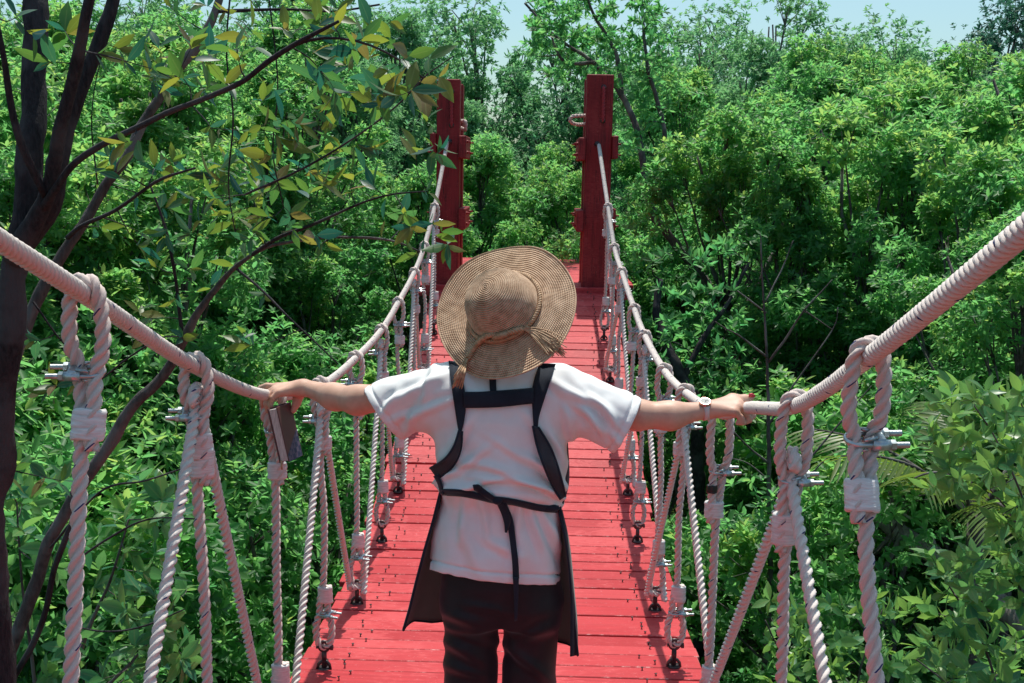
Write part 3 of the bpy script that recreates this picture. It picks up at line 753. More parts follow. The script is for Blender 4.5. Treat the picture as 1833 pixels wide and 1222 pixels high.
# ---- plants drawn branch by branch: limbs from measured points, twigs grown from them to leaf rosettes
def sight(pl): return [S(a, b, c) for a, b, c in pl]
def grow(T, limbs, ros, mat_b, mat_l, leaf, k=(4, 7), spread=(35, 95), tw=.0022, tint=(.0, 1.), up=.35, fine=True, lw=.36, side_leaves=True, seed=1, limbname='branch', jit=.05, curl=.10, sidep=.5):
    """limbs: [(points, radii)]; each its own mesh. ros: leaf rosette points, joined to the nearest limb by twigs."""
    global rng
    rng = np.random.default_rng(seed); rnd = random.Random(seed)
    sk = []
    for nm, pts, rad, *mb_ in limbs:
        p = spline(pts, .03); n = len(p); m = len(rad)-1
        rs = []
        for i in range(n):
            q = i/(n-1)*m; a = min(int(q), m-1); rs.append((rad[a]*(1-(q-a)) + rad[a+1]*(q-a))*(1+.10*noise.noise(p[i]*9)+.07*noise.noise(p[i]*31)))
        p = [v + Vector((noise.noise(v*7), noise.noise(v*7+Vector((9,0,0))), noise.noise(v*7+Vector((0,9,0)))))*min(.012, rs[i]*.5) for i, v in enumerate(p)]
        mb = MB(); big = max(rs) > .012; mb.tube(p, rs, 16 if big else 6)
        if big:
            k_ = min(.10*max(rs), .006); mb.v = [tuple(Vector(v) + (noise.noise_vector(Vector(v)*22) + noise.noise_vector(Vector((v[0]*60, v[1]*60, v[2]*18)))*.7)*k_) for v in mb.v]
        mb.build(nm, mb_[0] if mb_ else mat_b, T)
        sk += [(v, r) for v, r in zip(p, rs) if r < .03]
    if not ros: return
    twm = MB(); P = []; O = []
    todo = [Vector(r) for r in ros]
    todo.sort(key=lambda r: min((r-s[0]).length_squared for s in sk[::3]))
    for r in todo:
        b, br = min(sk, key=lambda s: (r-s[0]).length_squared + (.0 if s[0].z < r.z+.05 else .01))
        d = r-b
        if d.length > 1.2: continue
        mid = b.lerp(r, .5) + Vector((rnd.uniform(-1, 1), rnd.uniform(-1, 1), rnd.uniform(-.9, .3)))*d.length*.14
        pts = spline([b, mid, r], max(.02, d.length/8)); n = len(pts)
        r0 = min(br*.7, tw*(1+d.length*2.2))
        twm.tube(pts, [r0*(1-i/(n-1)*.6) for i in range(n)], 5)
        o = (r-mid).normalized() + Vector((0, 0, up)) + Vector((rnd.uniform(-.3, .3),)*1 + (rnd.uniform(-.4, .4), rnd.uniform(-.3, .3)))
        P.append(r); O.append(o)
        for i, v in enumerate(pts):
            if i % 2 == 0 and i > 0: sk.append((v, r0*.8))
        if side_leaves and d.length > .12:
            for i in range(2, n-1, 3):
                if rnd.random() < sidep: P.append(pts[i]); O.append(o*.4 + Vector((rnd.uniform(-1, 1), rnd.uniform(-1, 1), rnd.uniform(-.3, .8))))
    P = np.array([tuple(p) for p in P]); O = np.array([tuple(o) for o in O])
    B = []; D = []; N = []; J = []
    for kk in range(k[0], k[1]+1):
        sel = np.array([i for i in range(len(P)) if (i*7919+seed) % (k[1]-k[0]+1) == kk-k[0]])
        if len(sel) == 0: continue
        b, d, nn, j = rosettes(P[sel], O[sel], kk, spread, jit); B.append(b); D.append(d); N.append(nn); J.append(j)
    B = np.concatenate(B); D = np.concatenate(D); N = np.concatenate(N); J = np.concatenate(J)
    D = D + np.array([0, 0, -.12]); n = len(B)
    L = leaf*rng.uniform(.55, 1.2, n); ti = tint[0] + (tint[1]-tint[0])*rng.uniform(0, 1, n)**1.1
    me = leaf_mesh('leaves', B, D, N, L, L*lw*rng.uniform(.8, 1.2, n), ti, fine, curl, .22)
    o = link('crown', me, mat_l, T); me.materials.append(mat_b)
    bm = bmesh.new(); bm.from_mesh(me); nv = len(bm.verts)
    vv = [bm.verts.new(p) for p in twm.v]; bm.verts.ensure_lookup_table()
    for f in twm.f:
        try: q = bm.faces.new([vv[i] for i in f]); q.material_index = 1; q.smooth = True
        except ValueError: pass
    bm.to_mesh(me); bm.free(); me.update()
# ---- the tree in the left foreground
FT = tag(empty('foreground_tree', (S(0, 850, 2.5).x, 2.5, 1.5)), 'dark forked tree close on the left with big backlit leaves', 'tree')
def limb(nm, pl, *mt):
    """pl: (photo x, photo y, distance, width in photo px)"""
    return (nm, [S(a, b, c) for a, b, c, d in pl], [max(.0014, d*c/CF*(.5 if d > 30 else .44)) for a, b, c, d in pl], *mt)
Yt = 2.45
g0 = S(-25, 1000, 2.5)
limbs = [
 ('trunk', [Vector((g0.x-.02, 2.5, 1.3)), Vector((g0.x, 2.5, 2.6))] + sight([(-22, 1010, 2.5), (-8, 850, 2.5), (4, 720, 2.48), (20, 600, 2.46), (32, 480, 2.45), (44, 380, 2.45), (50, 290, 2.47), (57, 200, 2.5), (61, 100, 2.53), (63, 0, 2.56), (64, -140, 2.6), (60, -300, 2.6)]),
   [.075, .06] + [x*Yt/CF*.5 for x in (58, 62, 68, 74, 82, 84, 60, 50, 47, 45, 42, 34)]),
 limb('branch', [(28, 470, 2.43, 40), (62, 385, 2.39, 34), (88, 320, 2.36, 30), (108, 235, 2.33, 26), (135, 130, 2.3, 25), (152, 40, 2.27, 24), (170, -60, 2.25, 20)]),
 limb('branch', [(40, 440, 2.44, 42), (80, 375, 2.42, 40), (104, 290, 2.42, 33), (132, 200, 2.43, 30), (168, 100, 2.45, 30), (196, 20, 2.47, 26), (215, -70, 2.48, 20)]),
 limb('branch', [(78, 350, 2.36, 16), (60, 310, 2.33, 18), (36, 250, 2.3, 17), (18, 180, 2.28, 15), (6, 100, 2.25, 12), (-8, 30, 2.24, 10)]),
 limb('branch', [(72, 372, 2.38, 22), (100, 335, 2.33, 17), (132, 293, 2.3, 15), (190, 254, 2.27, 14), (246, 228, 2.24, 13), (300, 201, 2.2, 12), (346, 184, 2.18, 12), (400, 160, 2.15, 11), (440, 142, 2.12, 11), (480, 110, 2.1, 11), (526, 80, 2.08, 11), (562, 61, 2.06, 9), (606, 38, 2.03, 6)]),
 limb('branch', [(526, 80, 2.08, 8), (570, 68, 2.1, 6), (634, 72, 2.12, 5), (700, 98, 2.15, 4), (758, 140, 2.18, 4)]),
 limb('branch', [(-10, 830, 2.62, 30), (20, 660, 2.66, 30), (58, 560, 2.7, 26), (92, 490, 2.72, 25), (122, 440, 2.74, 25), (152, 398, 2.76, 22), (182, 344, 2.78, 20), (226, 280, 2.8, 20), (250, 226, 2.82, 19), (284, 178, 2.84, 19), (312, 130, 2.86, 17), (354, 80, 2.88, 19), (384, 22, 2.9, 16), (402, -40, 2.9, 14)], BARK),  # paler bark than the other limbs, painting in the light on it
 limb('branch', [(384, 20, 2.9, 9), (440, 18, 2.9, 6), (520, 16, 2.9, 5), (600, 20, 2.9, 4), (680, 8, 2.9, 4)]),
 limb('branch', [(122, 424, 2.72, 11), (146, 404, 2.66, 9), (200, 380, 2.6, 8), (258, 338, 2.55, 7), (292, 318, 2.52, 7), (350, 300, 2.5, 4)]),
 limb('branch', [(-30, 1300, 3.1, 26), (0, 1212, 3.1, 26), (44, 1100, 3.1, 27), (92, 965, 3.1, 27), (140, 880, 3.1, 26), (192, 800, 3.1, 26), (242, 722, 3.1, 27), (288, 676, 3.1, 26), (330, 600, 3.08, 23), (374, 530, 3.05, 20), (420, 480, 3.0, 16), (470, 446, 2.95, 10), (520, 432, 2.9, 7), (620, 424, 2.85, 6), (700, 430, 2.82, 5), (752, 450, 2.8, 4)], BARK),  # grey bark instead of dark, so this limb looks sunlit
 limb('branch', [(452, 456, 2.96, 9), (500, 424, 2.92, 8), (560, 402, 2.88, 7), (640, 366, 2.84, 5), (700, 348, 2.8, 4), (765, 342, 2.78, 3)]),
 limb('branch', [(420, 478, 3.0, 6), (470, 520, 2.98, 5), (530, 580, 2.95, 4), (606, 652, 2.92, 3)]),
 limb('branch', [(326, 604, 3.08, 9), (319, 540, 3.05, 8), (306, 450, 3.0, 7), (292, 396, 2.98, 6), (268, 330, 2.96, 4)]),
 limb('branch', [(16, 1230, 3.0, 14), (70, 1130, 2.95, 14), (100, 1010, 2.9, 14), (150, 893, 2.86, 11)]),
 limb('branch', [(424, 430, 2.7, 2), (409, 330, 2.66, 3), (417, 210, 2.62, 4), (405, 90, 2.6, 3), (414, -30, 2.6, 4)]),
 limb('branch', [(508, 370, 2.7, 2), (488, 270, 2.66, 3), (497, 150, 2.62, 3), (480, -20, 2.6, 3)]),
 limb('branch', [(440, 348, 2.58, 5), (545, 300, 2.55, 5), (640, 242, 2.52, 4), (716, 184, 2.5, 4), (758, 139, 2.48, 3), (812, 100, 2.46, 2)]),
 limb('branch', [(175, 330, 2.62, 4), (164, 230, 2.6, 3), (169, 160, 2.6, 2), (180, 110, 2.6, 2)]),
 limb('branch', [(60, 540, 2.5, 5), (110, 610, 2.52, 4), (150, 640, 2.55, 3)]),
 limb('branch', [(168, 690, 2.3, 3), (230, 640, 2.3, 4), (290, 604, 2.3, 4), (320, 602, 2.3, 3)]),
 limb('branch', [(90, 980, 2.95, 6), (180, 880, 2.85, 5), (260, 860, 2.8, 5), (345, 832, 2.78, 3)]),
 limb('branch', [(140, 1000, 2.9, 5), (200, 960, 2.85, 5), (270, 928, 2.8, 4), (375, 930, 2.78, 3)]),
 limb('branch', [(120, 1120, 3.0, 5), (190, 1130, 2.9, 4), (260, 1120, 2.85, 4), (330, 1090, 2.8, 3)]),
]
rf = random.Random(31)
ros = []
def scatter(n, x0, x1, y0, y1, Ya, Yb, skew=None):
    for i in range(n):
        x = rf.uniform(x0, x1); y = rf.uniform(y0, y1)
        if skew and not skew(x, y): continue
        ros.append(S(x, y, rf.uniform(Ya, Yb)))
scatter(22, 110, 600, 20, 330, 2.1, 2.75)
scatter(12, 330, 700, 60, 250, 2.1, 2.6)
scatter(16, 560, 800, 20, 190, 2.05, 2.5)
scatter(32, 380, 740, 240, 450, 2.6, 2.95)
scatter(22, 170, 480, 260, 460, 2.5, 2.95)
scatter(12, 230, 480, 450, 620, 2.85, 3.1)
scatter(12, 590, 790, 60, 310, 2.3, 2.65)
scatter(7, 300, 720, -20, 40, 2.6, 2.9)
for p in ((790, 415, 2.78), (775, 400, 2.76), (800, 440, 2.8), (742, 452, 2.8), (768, 345, 2.78), (745, 270, 2.7), (60, 610, 2.5), (110, 860, 2.6), (80, 700, 2.55), (320, 130, 2.2), (60, 60, 2.2), (30, 30, 2.2), (90, 110, 2.25)): ros.append(S(*p))
grow(FT, limbs, ros, BARKD, LEAF_FG, .064, k=(3, 6), spread=(30, 95), tw=.0016, seed=4, lw=.36, sidep=.35, tint=(0, .95))

# ---- shrubs close to the camera, low left and low right
def near_bush(name, label, base, limbs_px, regions, mat, leaf, seed, tint=(0, 1), k=(5, 8), cat='shrub', barkm=None):
    global ros
    T = tag(empty(name, base, label, cat)); ros = []
    for a in regions: scatter(*a)
    grow(T, [limb('stem', l) if not isinstance(l[0], Vector) else l for l in limbs_px], list(ros), barkm or BARK, mat, leaf, k=k, spread=(35, 100), tw=.002, tint=tint, seed=seed, lw=.42)
def P0(px, py, Y): v = S(px, py, Y); return Vector((v.x, v.y, gz(v.x, v.y)))
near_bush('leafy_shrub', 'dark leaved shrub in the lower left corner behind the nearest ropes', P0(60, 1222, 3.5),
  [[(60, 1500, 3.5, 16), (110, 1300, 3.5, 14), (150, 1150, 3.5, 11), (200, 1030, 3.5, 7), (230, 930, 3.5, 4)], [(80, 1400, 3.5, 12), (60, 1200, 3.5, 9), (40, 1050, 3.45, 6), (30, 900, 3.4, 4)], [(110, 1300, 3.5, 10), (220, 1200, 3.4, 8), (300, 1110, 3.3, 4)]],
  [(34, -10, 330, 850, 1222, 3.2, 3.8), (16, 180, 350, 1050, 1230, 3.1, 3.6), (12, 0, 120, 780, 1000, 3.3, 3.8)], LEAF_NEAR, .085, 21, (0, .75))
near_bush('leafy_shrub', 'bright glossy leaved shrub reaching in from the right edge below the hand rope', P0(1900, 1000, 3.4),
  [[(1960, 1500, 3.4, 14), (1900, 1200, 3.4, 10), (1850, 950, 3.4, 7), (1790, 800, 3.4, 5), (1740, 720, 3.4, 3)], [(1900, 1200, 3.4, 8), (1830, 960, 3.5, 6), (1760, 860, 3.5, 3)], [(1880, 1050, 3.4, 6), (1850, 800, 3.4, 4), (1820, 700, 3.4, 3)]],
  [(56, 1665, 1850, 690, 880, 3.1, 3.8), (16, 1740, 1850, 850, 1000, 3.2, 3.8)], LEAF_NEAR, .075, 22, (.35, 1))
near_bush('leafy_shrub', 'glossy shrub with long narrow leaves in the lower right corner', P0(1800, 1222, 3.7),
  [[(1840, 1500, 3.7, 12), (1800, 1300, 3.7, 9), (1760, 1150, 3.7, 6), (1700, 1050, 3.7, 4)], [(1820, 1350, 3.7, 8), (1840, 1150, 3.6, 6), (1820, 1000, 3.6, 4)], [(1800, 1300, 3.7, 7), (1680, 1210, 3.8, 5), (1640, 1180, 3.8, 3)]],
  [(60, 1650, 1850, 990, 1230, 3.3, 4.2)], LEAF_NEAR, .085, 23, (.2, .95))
near_bush('leafy_shrub', 'small leaved seedlings under the long ropes at the lower right', P0(1480, 1222, 5.0),
  [[(1500, 1420, 5, 8), (1480, 1250, 5, 6), (1450, 1130, 5, 4), (1430, 1080, 5, 3)], [(1500, 1400, 5, 7), (1540, 1200, 5, 5), (1580, 1090, 5, 3)], [(1490, 1300, 5, 6), (1400, 1170, 5, 4), (1370, 1110, 5, 3)]],
  [(60, 1370, 1660, 1070, 1230, 4.5, 5.6)], LEAF_NEAR, .085, 24, (.3, 1))

# ---- leaning tree beyond the right tower, dark thick stem, dry sapling, fallen log
LT = tag(empty('leaning_tree', P0(1275, 640, 12.2), 'tree with a long crooked leaning trunk just right of the right red tower', 'tree'))
ros = []
scatter(230, 950, 1190, -40, 150, 12.0, 14.2); scatter(90, 1080, 1210, 60, 260, 12.2, 13.6); scatter(50, 940, 1040, 0, 90, 12.4, 13.5); scatter(90, 1115, 1320, 240, 600, 11.2, 12.2)
gl = P0(1262, 640, 11.8)
grow(LT, [('trunk', [gl, gl.lerp(S(1272, 800, 11.8), .6)] + sight([(1276, 700, 11.8), (1283, 640, 11.8), (1298, 565, 11.9), (1264, 508, 12), (1203, 428, 12.1), (1166, 372, 12.2), (1143, 245, 12.4), (1114, 172, 12.6), (1062, 112, 12.8), (1002, 72, 13), (970, 40, 13.1), (940, 5, 13.2)]), [.10, .09, .08, .075, .07, .062, .058, .05, .042, .037, .032, .024, .018, .013]),
  limb('branch', [(1166, 372, 12.2, 14), (1190, 250, 12.4, 10), (1160, 120, 12.6, 8), (1150, 20, 12.8, 6), (1148, -60, 12.9, 4)]),
  limb('branch', [(1114, 172, 12.6, 10), (1100, 90, 12.7, 8), (1060, 20, 12.8, 6), (1040, -50, 12.8, 4)]),
  limb('branch', [(1062, 112, 12.8, 8), (1010, 110, 12.8, 6), (985, 60, 12.9, 4)]),
  limb('branch', [(1283, 640, 11.8, 18), (1330, 560, 11.9, 12), (1400, 430, 12.1, 9), (1468, 352, 12.2, 6)])],
  ros, BARK, LEAF, .095, k=(7, 11), fine=False, seed=9, tw=.006, side_leaves=True, tint=(.1, .7))
ST = tag(empty('crooked_tree', P0(1230, 900, 9.4), 'dark crooked trunk standing close behind the ropes on the right, under the right tower', 'tree'))
gl = P0(1262, 900, 9.3); ros = []
scatter(80, 1160, 1330, 430, 760, 8.6, 10.2)
grow(ST, [('trunk', [gl, gl.lerp(S(1250, 760, 9.3), .6)] + sight([(1246, 735, 9.3), (1222, 680, 9.3), (1190, 612, 9.4), (1176, 560, 9.5), (1182, 500, 9.6)]), [.11, .10, .08, .07, .06, .045, .03]),
  limb('branch', [(1222, 680, 9.3, 14), (1262, 600, 9.4, 11), (1310, 530, 9.5, 8), (1340, 470, 9.6, 5)])], ros, BARKD, LEAF, .1, k=(6, 9), fine=False, seed=10, tw=.005, tint=(.0, .6))
DS = tag(empty('dry_sapling', P0(1377, 1060, 7.0), 'thin bare sapling with dry leafless side twigs, standing behind the second right hanging rope', 'sapling'))
gl = P0(1377, 1060, 7.0)
grow(DS, [('trunk', [gl] + sight([(1378, 1060, 7), (1377, 900, 7), (1376, 780, 7), (1373, 640, 7), (1366, 520, 7), (1362, 420, 7)]), [.028, .025, .021, .018, .013, .008, .004])] +
  [limb('branch', l) for l in ([(1376, 648, 7, 6), (1410, 600, 6.9, 5), (1440, 555, 6.8, 4), (1490, 500, 6.8, 2)], [(1374, 640, 7, 5), (1330, 605, 6.9, 4), (1300, 588, 6.9, 3), (1280, 575, 6.9, 2)], [(1372, 560, 7, 4), (1346, 540, 7, 3), (1320, 520, 7, 2)],
    [(1370, 540, 7, 4), (1400, 480, 7.1, 3), (1420, 430, 7.1, 2)], [(1376, 830, 7, 6), (1330, 790, 6.8, 4), (1290, 745, 6.7, 3), (1270, 720, 6.7, 2)], [(1377, 880, 7, 6), (1440, 830, 6.8, 5), (1500, 760, 6.8, 4), (1560, 690, 6.8, 2)],
    [(1376, 900, 7, 5), (1430, 870, 6.8, 4), (1480, 820, 6.8, 3), (1520, 800, 6.8, 2)], [(1377, 930, 7, 5), (1450, 960, 6.9, 4), (1530, 940, 6.9, 3), (1560, 920, 6.9, 2)], [(1376, 760, 7, 5), (1420, 690, 7, 4), (1490, 590, 7, 3), (1500, 550, 7, 2)],
    [(1377, 860, 7, 4), (1340, 830, 7, 3), (1310, 820, 7, 2)], [(1440, 555, 6.8, 3), (1490, 590, 6.8, 2)], [(1440, 830, 6.8, 3), (1440, 760, 6.8, 2), (1452, 700, 6.8, 2)])], [], BARK, LEAF, .1)
LG = tag(empty('fallen_log', S(1690, 1000, 6.6), 'grey fallen log lying in the brush at the lower right', 'log'))
gl = []
grow(LG, [('trunk', sight([(1540, 900, 7.2), (1600, 945, 7.0), (1680, 1000, 6.7), (1760, 1060, 6.4), (1840, 1120, 6.1), (1900, 1170, 5.9)]), [.05, .06, .065, .07, .075, .075]), limb('branch', [(1680, 1000, 6.7, 12), (1660, 950, 6.7, 8), (1610, 915, 6.8, 5)])], [], BARKL, LEAF, .1)

# ---- palm fronds in the shade on the right
def palm(x, y, zc, label, n, L, seed, name='young_palm'):
    rnd = random.Random(seed); base = Vector((x, y, gz(x, y)))
    T = tag(empty(name, base, label, 'palm'))
    st = MB()
    if zc > 4:
        tk = MB(); tk.tube([base-Vector((0, 0, .2)), base+Vector((.03, 0, zc*.13)), base+Vector((0, 0, zc*.26))], [.07, .06, .05], 9); tk.build('trunk', BARK, T)
    P = []; D = []; N = []; Ls = []
    for f in range(n):
        a = 2*PI*f/n + rnd.uniform(-.3, .3); el = rnd.uniform(.7, 1.25)
        pts = []
        for i in range(14):
            t = i/13; q = L*t
            pts.append(base + Vector((0, 0, zc*.25)) + Vector((math.cos(a)*q*math.cos(el)*(1+.35*t), math.sin(a)*q*math.cos(el)*(1+.35*t), zc*.0 + q*math.sin(el) - .42*L*t*t)))
        st.tube(pts, [.016*(1-.8*i/13)+.002 for i in range(14)], 5)
        for i in range(3, 14):
            t = (pts[min(i+1, 13)]-pts[i-1]).normalized(); sdv = t.cross(Vector((0, 0, 1))).normalized()
            for s in (-1, 1):
                for q in (0, .5):
                    p = pts[i].lerp(pts[i-1], q); d = t*.75 + sdv*s*.9 + Vector((0, 0, -.12))
                    P.append(p); D.append(d); N.append(sdv.cross(t)*1.0 + sdv*s*.5); Ls.append(L*.30*(1-.45*abs(i/13-.45)))
    st.build('frond_stalks', BARK, T)
    Ls = np.array(Ls); me = leaf_mesh('frond_leaves', np.array([tuple(p) for p in P]), np.array([tuple(p) for p in D]), np.array([tuple(p) for p in N]), Ls, Ls*.085, np.random.default_rng(seed).uniform(.2, 1, len(P)), True, .2, .2)
    link('frond_leaves', me, LEAF_PALM, T)
palm(S(1772, 640, 6.3).x, 6.3, 6.4, 'palm with feathery fronds showing under the right hand rope near the right edge', 10, 1.25, 3)
palm(S(1225, 800, 9.9).x, 9.9, 3.0, 'low palm with narrow pale leaflets behind the right hanging ropes', 8, 1.5, 4)
# ================================================================== THE WOMAN ON THE BRIDGE
def sdf(prims, h, pad=.03):
    """prims: (kind, data, k). Returns distance grid + origin. Smooth union of round cones and ellipsoids."""
    bb = []
    for kind, d, k in prims:
        if kind == 'c': a, b, ra, rb = d[:4]; r = max(ra, rb)*(1 if len(d) < 5 else max(1, *[1/q for q in d[4]])); lo = np.minimum(a, b)-r; hi = np.maximum(a, b)+r
        elif kind == 'e': lo = np.array(d[0])-np.array(d[1]).max(); hi = np.array(d[0])+np.array(d[1]).max()
        elif kind == 'p': lo, hi = d[0], d[1]
        bb.append((np.array(lo, float), np.array(hi, float)))
    LO = np.min([b[0] for b in bb], 0)-pad; HI = np.max([b[1] for b in bb], 0)+pad
    n = np.ceil((HI-LO)/h).astype(int)+1
    G = np.full(n, .2, np.float32)
    for (kind, d, k), (lo, hi) in zip(prims, bb):
        i0 = np.maximum(0, np.floor((lo-k-2*h-LO)/h).astype(int)); i1 = np.minimum(n, np.ceil((hi+k+2*h-LO)/h).astype(int)+1)
        X, Y, Z = np.meshgrid(*[LO[q]+h*np.arange(i0[q], i1[q]) for q in range(3)], indexing='ij')
        if kind == 'c':
            a, b, ra, rb = [np.array(q, float) for q in d[:4]]
            s = np.array(d[4]) if len(d) > 4 else np.ones(3)
            px, py, pz = (X-a[0])*s[0], (Y-a[1])*s[1], (Z-a[2])*s[2]; v = (b-a)*s
            t = np.clip((px*v[0]+py*v[1]+pz*v[2])/max(1e-9, v@v), 0, 1)
            D = np.sqrt((px-v[0]*t)**2+(py-v[1]*t)**2+(pz-v[2]*t)**2) - (ra+(rb-ra)*t)
        elif kind == 'e':
            c, r = d[0], d[1]; Rm = np.array(d[2]) if len(d) > 2 else np.eye(3)
            P = np.stack([X-c[0], Y-c[1], Z-c[2]], -1) @ Rm
            D = (np.sqrt((P[..., 0]/r[0])**2+(P[..., 1]/r[1])**2+(P[..., 2]/r[2])**2)-1)*min(r)
        elif kind == 'p':      # elliptical column with a profile along z: rows (z, cx, cy, hx, hy)
            rows = np.array(sorted(d[2]))
            f = [np.interp(Z, rows[:, 0], rows[:, q]) for q in range(1, 5)]
            ex = 2.4
            D = ((np.abs((X-f[0])/f[2])**ex + np.abs((Y-f[1])/f[3])**ex)**(1/ex)-1)*np.minimum(f[2], f[3])
            D = np.maximum(D, np.maximum(Z-rows[-1, 0], rows[0, 0]-Z))
        sl_ = tuple(slice(a, b) for a, b in zip(i0, i1)); g = G[sl_]
        hh = np.maximum(k-np.abs(g-D), 0)/k
        G[sl_] = np.minimum(g, D) - hh*hh*k*.25
    return G, LO
def surface_nets(G, LO, h, name):
    s = G < 0
    c = np.zeros([q-1 for q in G.shape], np.int8)
    for i in (0, 1):
        for j in (0, 1):
            for k in (0, 1): c += s[i:s.shape[0]-1+i, j:s.shape[1]-1+j, k:s.shape[2]-1+k]
    act = np.argwhere((c > 0) & (c < 8)); N = len(act)
    idx = np.full(c.shape, -1, np.int32); idx[tuple(act.T)] = np.arange(N)
    corn = [(i, j, k) for i in (0, 1) for j in (0, 1) for k in (0, 1)]
    val = {q: G[act[:, 0]+q[0], act[:, 1]+q[1], act[:, 2]+q[2]] for q in corn}
    acc = np.zeros((N, 3)); cnt = np.zeros(N)
    for a in corn:
        for ax in range(3):
            if a[ax] == 0:
                b = list(a); b[ax] = 1; b = tuple(b); va, vb = val[a], val[b]; m_ = (va < 0) != (vb < 0)
                t = np.where(m_, va/np.where(m_, va-vb, 1), 0)
                p = np.tile(np.array(a, float), (N, 1)); p[:, ax] += t
                acc += p*m_[:, None]; cnt += m_
    V = LO + h*(act + acc/cnt[:, None])
    F = []
    for ax in range(3):
        sa = [slice(None)]*3; sb = [slice(None)]*3; sa[ax] = slice(0, -1); sb[ax] = slice(1, None)
        A = s[tuple(sa)]; Bm = s[tuple(sb)]; e = np.argwhere(A != Bm)
        o1, o2 = [(1, 2), (2, 0), (0, 1)][ax]
        ok = (e[:, o1] > 0) & (e[:, o2] > 0) & (e[:, o1] < c.shape[o1]) & (e[:, o2] < c.shape[o2]); e = e[ok]
        q = []
        for d1, d2 in ((0, 0), (1, 0), (1, 1), (0, 1)):
            t = e.copy(); t[:, o1] -= d1; t[:, o2] -= d2; q.append(idx[tuple(t.T)])
        q = np.stack(q, 1); flip = A[tuple(e.T)]
        q[~flip] = q[~flip][:, ::-1]; F.append(q)
    F = np.concatenate(F)
    return V, F
def to_mesh(name, V, F):
    me = bpy.data.meshes.new(name); me.vertices.add(len(V)); me.vertices.foreach_set('co', V.astype(np.float32).ravel())
    k = F.shape[1]; me.loops.add(F.size); me.loops.foreach_set('vertex_index', F.astype(np.int32).ravel())
    me.polygons.add(len(F)); me.polygons.foreach_set('loop_start', (np.arange(len(F))*k).astype(np.int32))
    me.polygons.foreach_set('use_smooth', [True]*len(F)); me.update(calc_edges=True); me.validate(); return me
def relax(V, F, it, f=.5):
    """Laplacian smoothing of a quad mesh"""
    E = np.concatenate([F[:, [0, 1]], F[:, [1, 2]], F[:, [2, 3]], F[:, [3, 0]]]); n = len(V)
    for _ in range(it):
        acc = np.zeros_like(V); cnt = np.zeros(n)
        for a, b in ((0, 1), (1, 0)):
            for q in range(3): acc[:, q] += np.bincount(E[:, a], V[E[:, b], q], n)
            cnt += np.bincount(E[:, a], minlength=n)
        V = V + f*(acc/cnt[:, None]-V)
    return V
def drop_outside(V, F, planes):
    """keep faces on the inner side of each clipping test; trims open ends of cloth"""
    c = V[F].mean(1); keep = np.ones(len(F), bool)
    for fn in planes: keep &= ~fn(c)
    F = F[keep]; u, inv = np.unique(F, return_inverse=True)
    return V[u], inv.reshape(F.shape)
def nz(p, s, sc_=(1, 1, 1)): return noise.noise(Vector((p[0]*s*sc_[0], p[1]*s*sc_[1], p[2]*s*sc_[2])))

m = Mat('skin'); o = m.obj(); n1 = m.noise(22, 4, o); n2 = m.noise(260, 3, o)
m.pbr(m.ramp(n1, [(.3, (.55, .32, .235)), (.7, (.70, .44, .33))]), .5, 0, m.bump(n2, .12, .001), .35, **{'Subsurface Weight': .06, 'Subsurface Radius': (.012, .004, .002), 'Subsurface Scale': .5}); SKIN = m.m
def cloth(name, c1, c2, trans, tw, weave=900, rough=.85):
    m = Mat(name); o = m.obj(); n1 = m.noise(14, 5, o, .6); wv = m.noise(weave, 2, o); 
    c = m.ramp(m.math('ADD', m.math('MULTIPLY', n1, .6), m.math('MULTIPLY', wv, .4)), [(.35, c1), (.65, c2)])
    p = m.pbr(c, rough, 0, m.bump(wv, .25, .0006), .2, **{'Sheen Weight': .15})
    tr = m.n('ShaderNodeBsdfTranslucent'); tr.inputs[0].default_value = trans
    mx = m.n('ShaderNodeMixShader'); mx.inputs[0].default_value = tw
    m.l(p.outputs[0], mx.inputs[1]); m.l(tr.outputs[0], mx.inputs[2]); m.l(mx.outputs[0], m.out.inputs[0]); return m.m
SHIRT = cloth('white_cotton', (.82, .82, .82, 1), (.90, .90, .90, 1), (.85, .83, .83, 1), .05)
APRON = cloth('charcoal_linen', (.040, .046, .058, 1), (.080, .086, .10, 1), (.30, .24, .235, 1), .38, 500)
NAVY = cloth('dark_navy_tape', (.010, .014, .024, 1), (.022, .030, .046, 1), (.02, .02, .03, 1), .03)
PANTS = cloth('black_trousers', (.009, .009, .012, 1), (.020, .019, .023, 1), (.01, .01, .01, 1), .02, 600, .5)

WY = 2.87
W = tag(empty('person', (S(893, 1040, WY).x, WY, dz(WY))), 'woman from behind in straw hat, white t-shirt and dark apron, arms spread wide', 'person')
def A(px, py, Y=WY): return np.array(S(px, py, Y))
PX = lambda q, Y=WY: q*(Y*.987+.1)/CF      # photo px -> metres at that distance

# ---- hat frame (also gives the head its tilt)
HAX = (R_*(-.46) + U_*(.50) + F_*(-.74)).normalized()
HC = S(904, 553, 2.86)
HF = (F_ - HAX*F_.dot(HAX)).normalized(); HR = HF.cross(HAX)
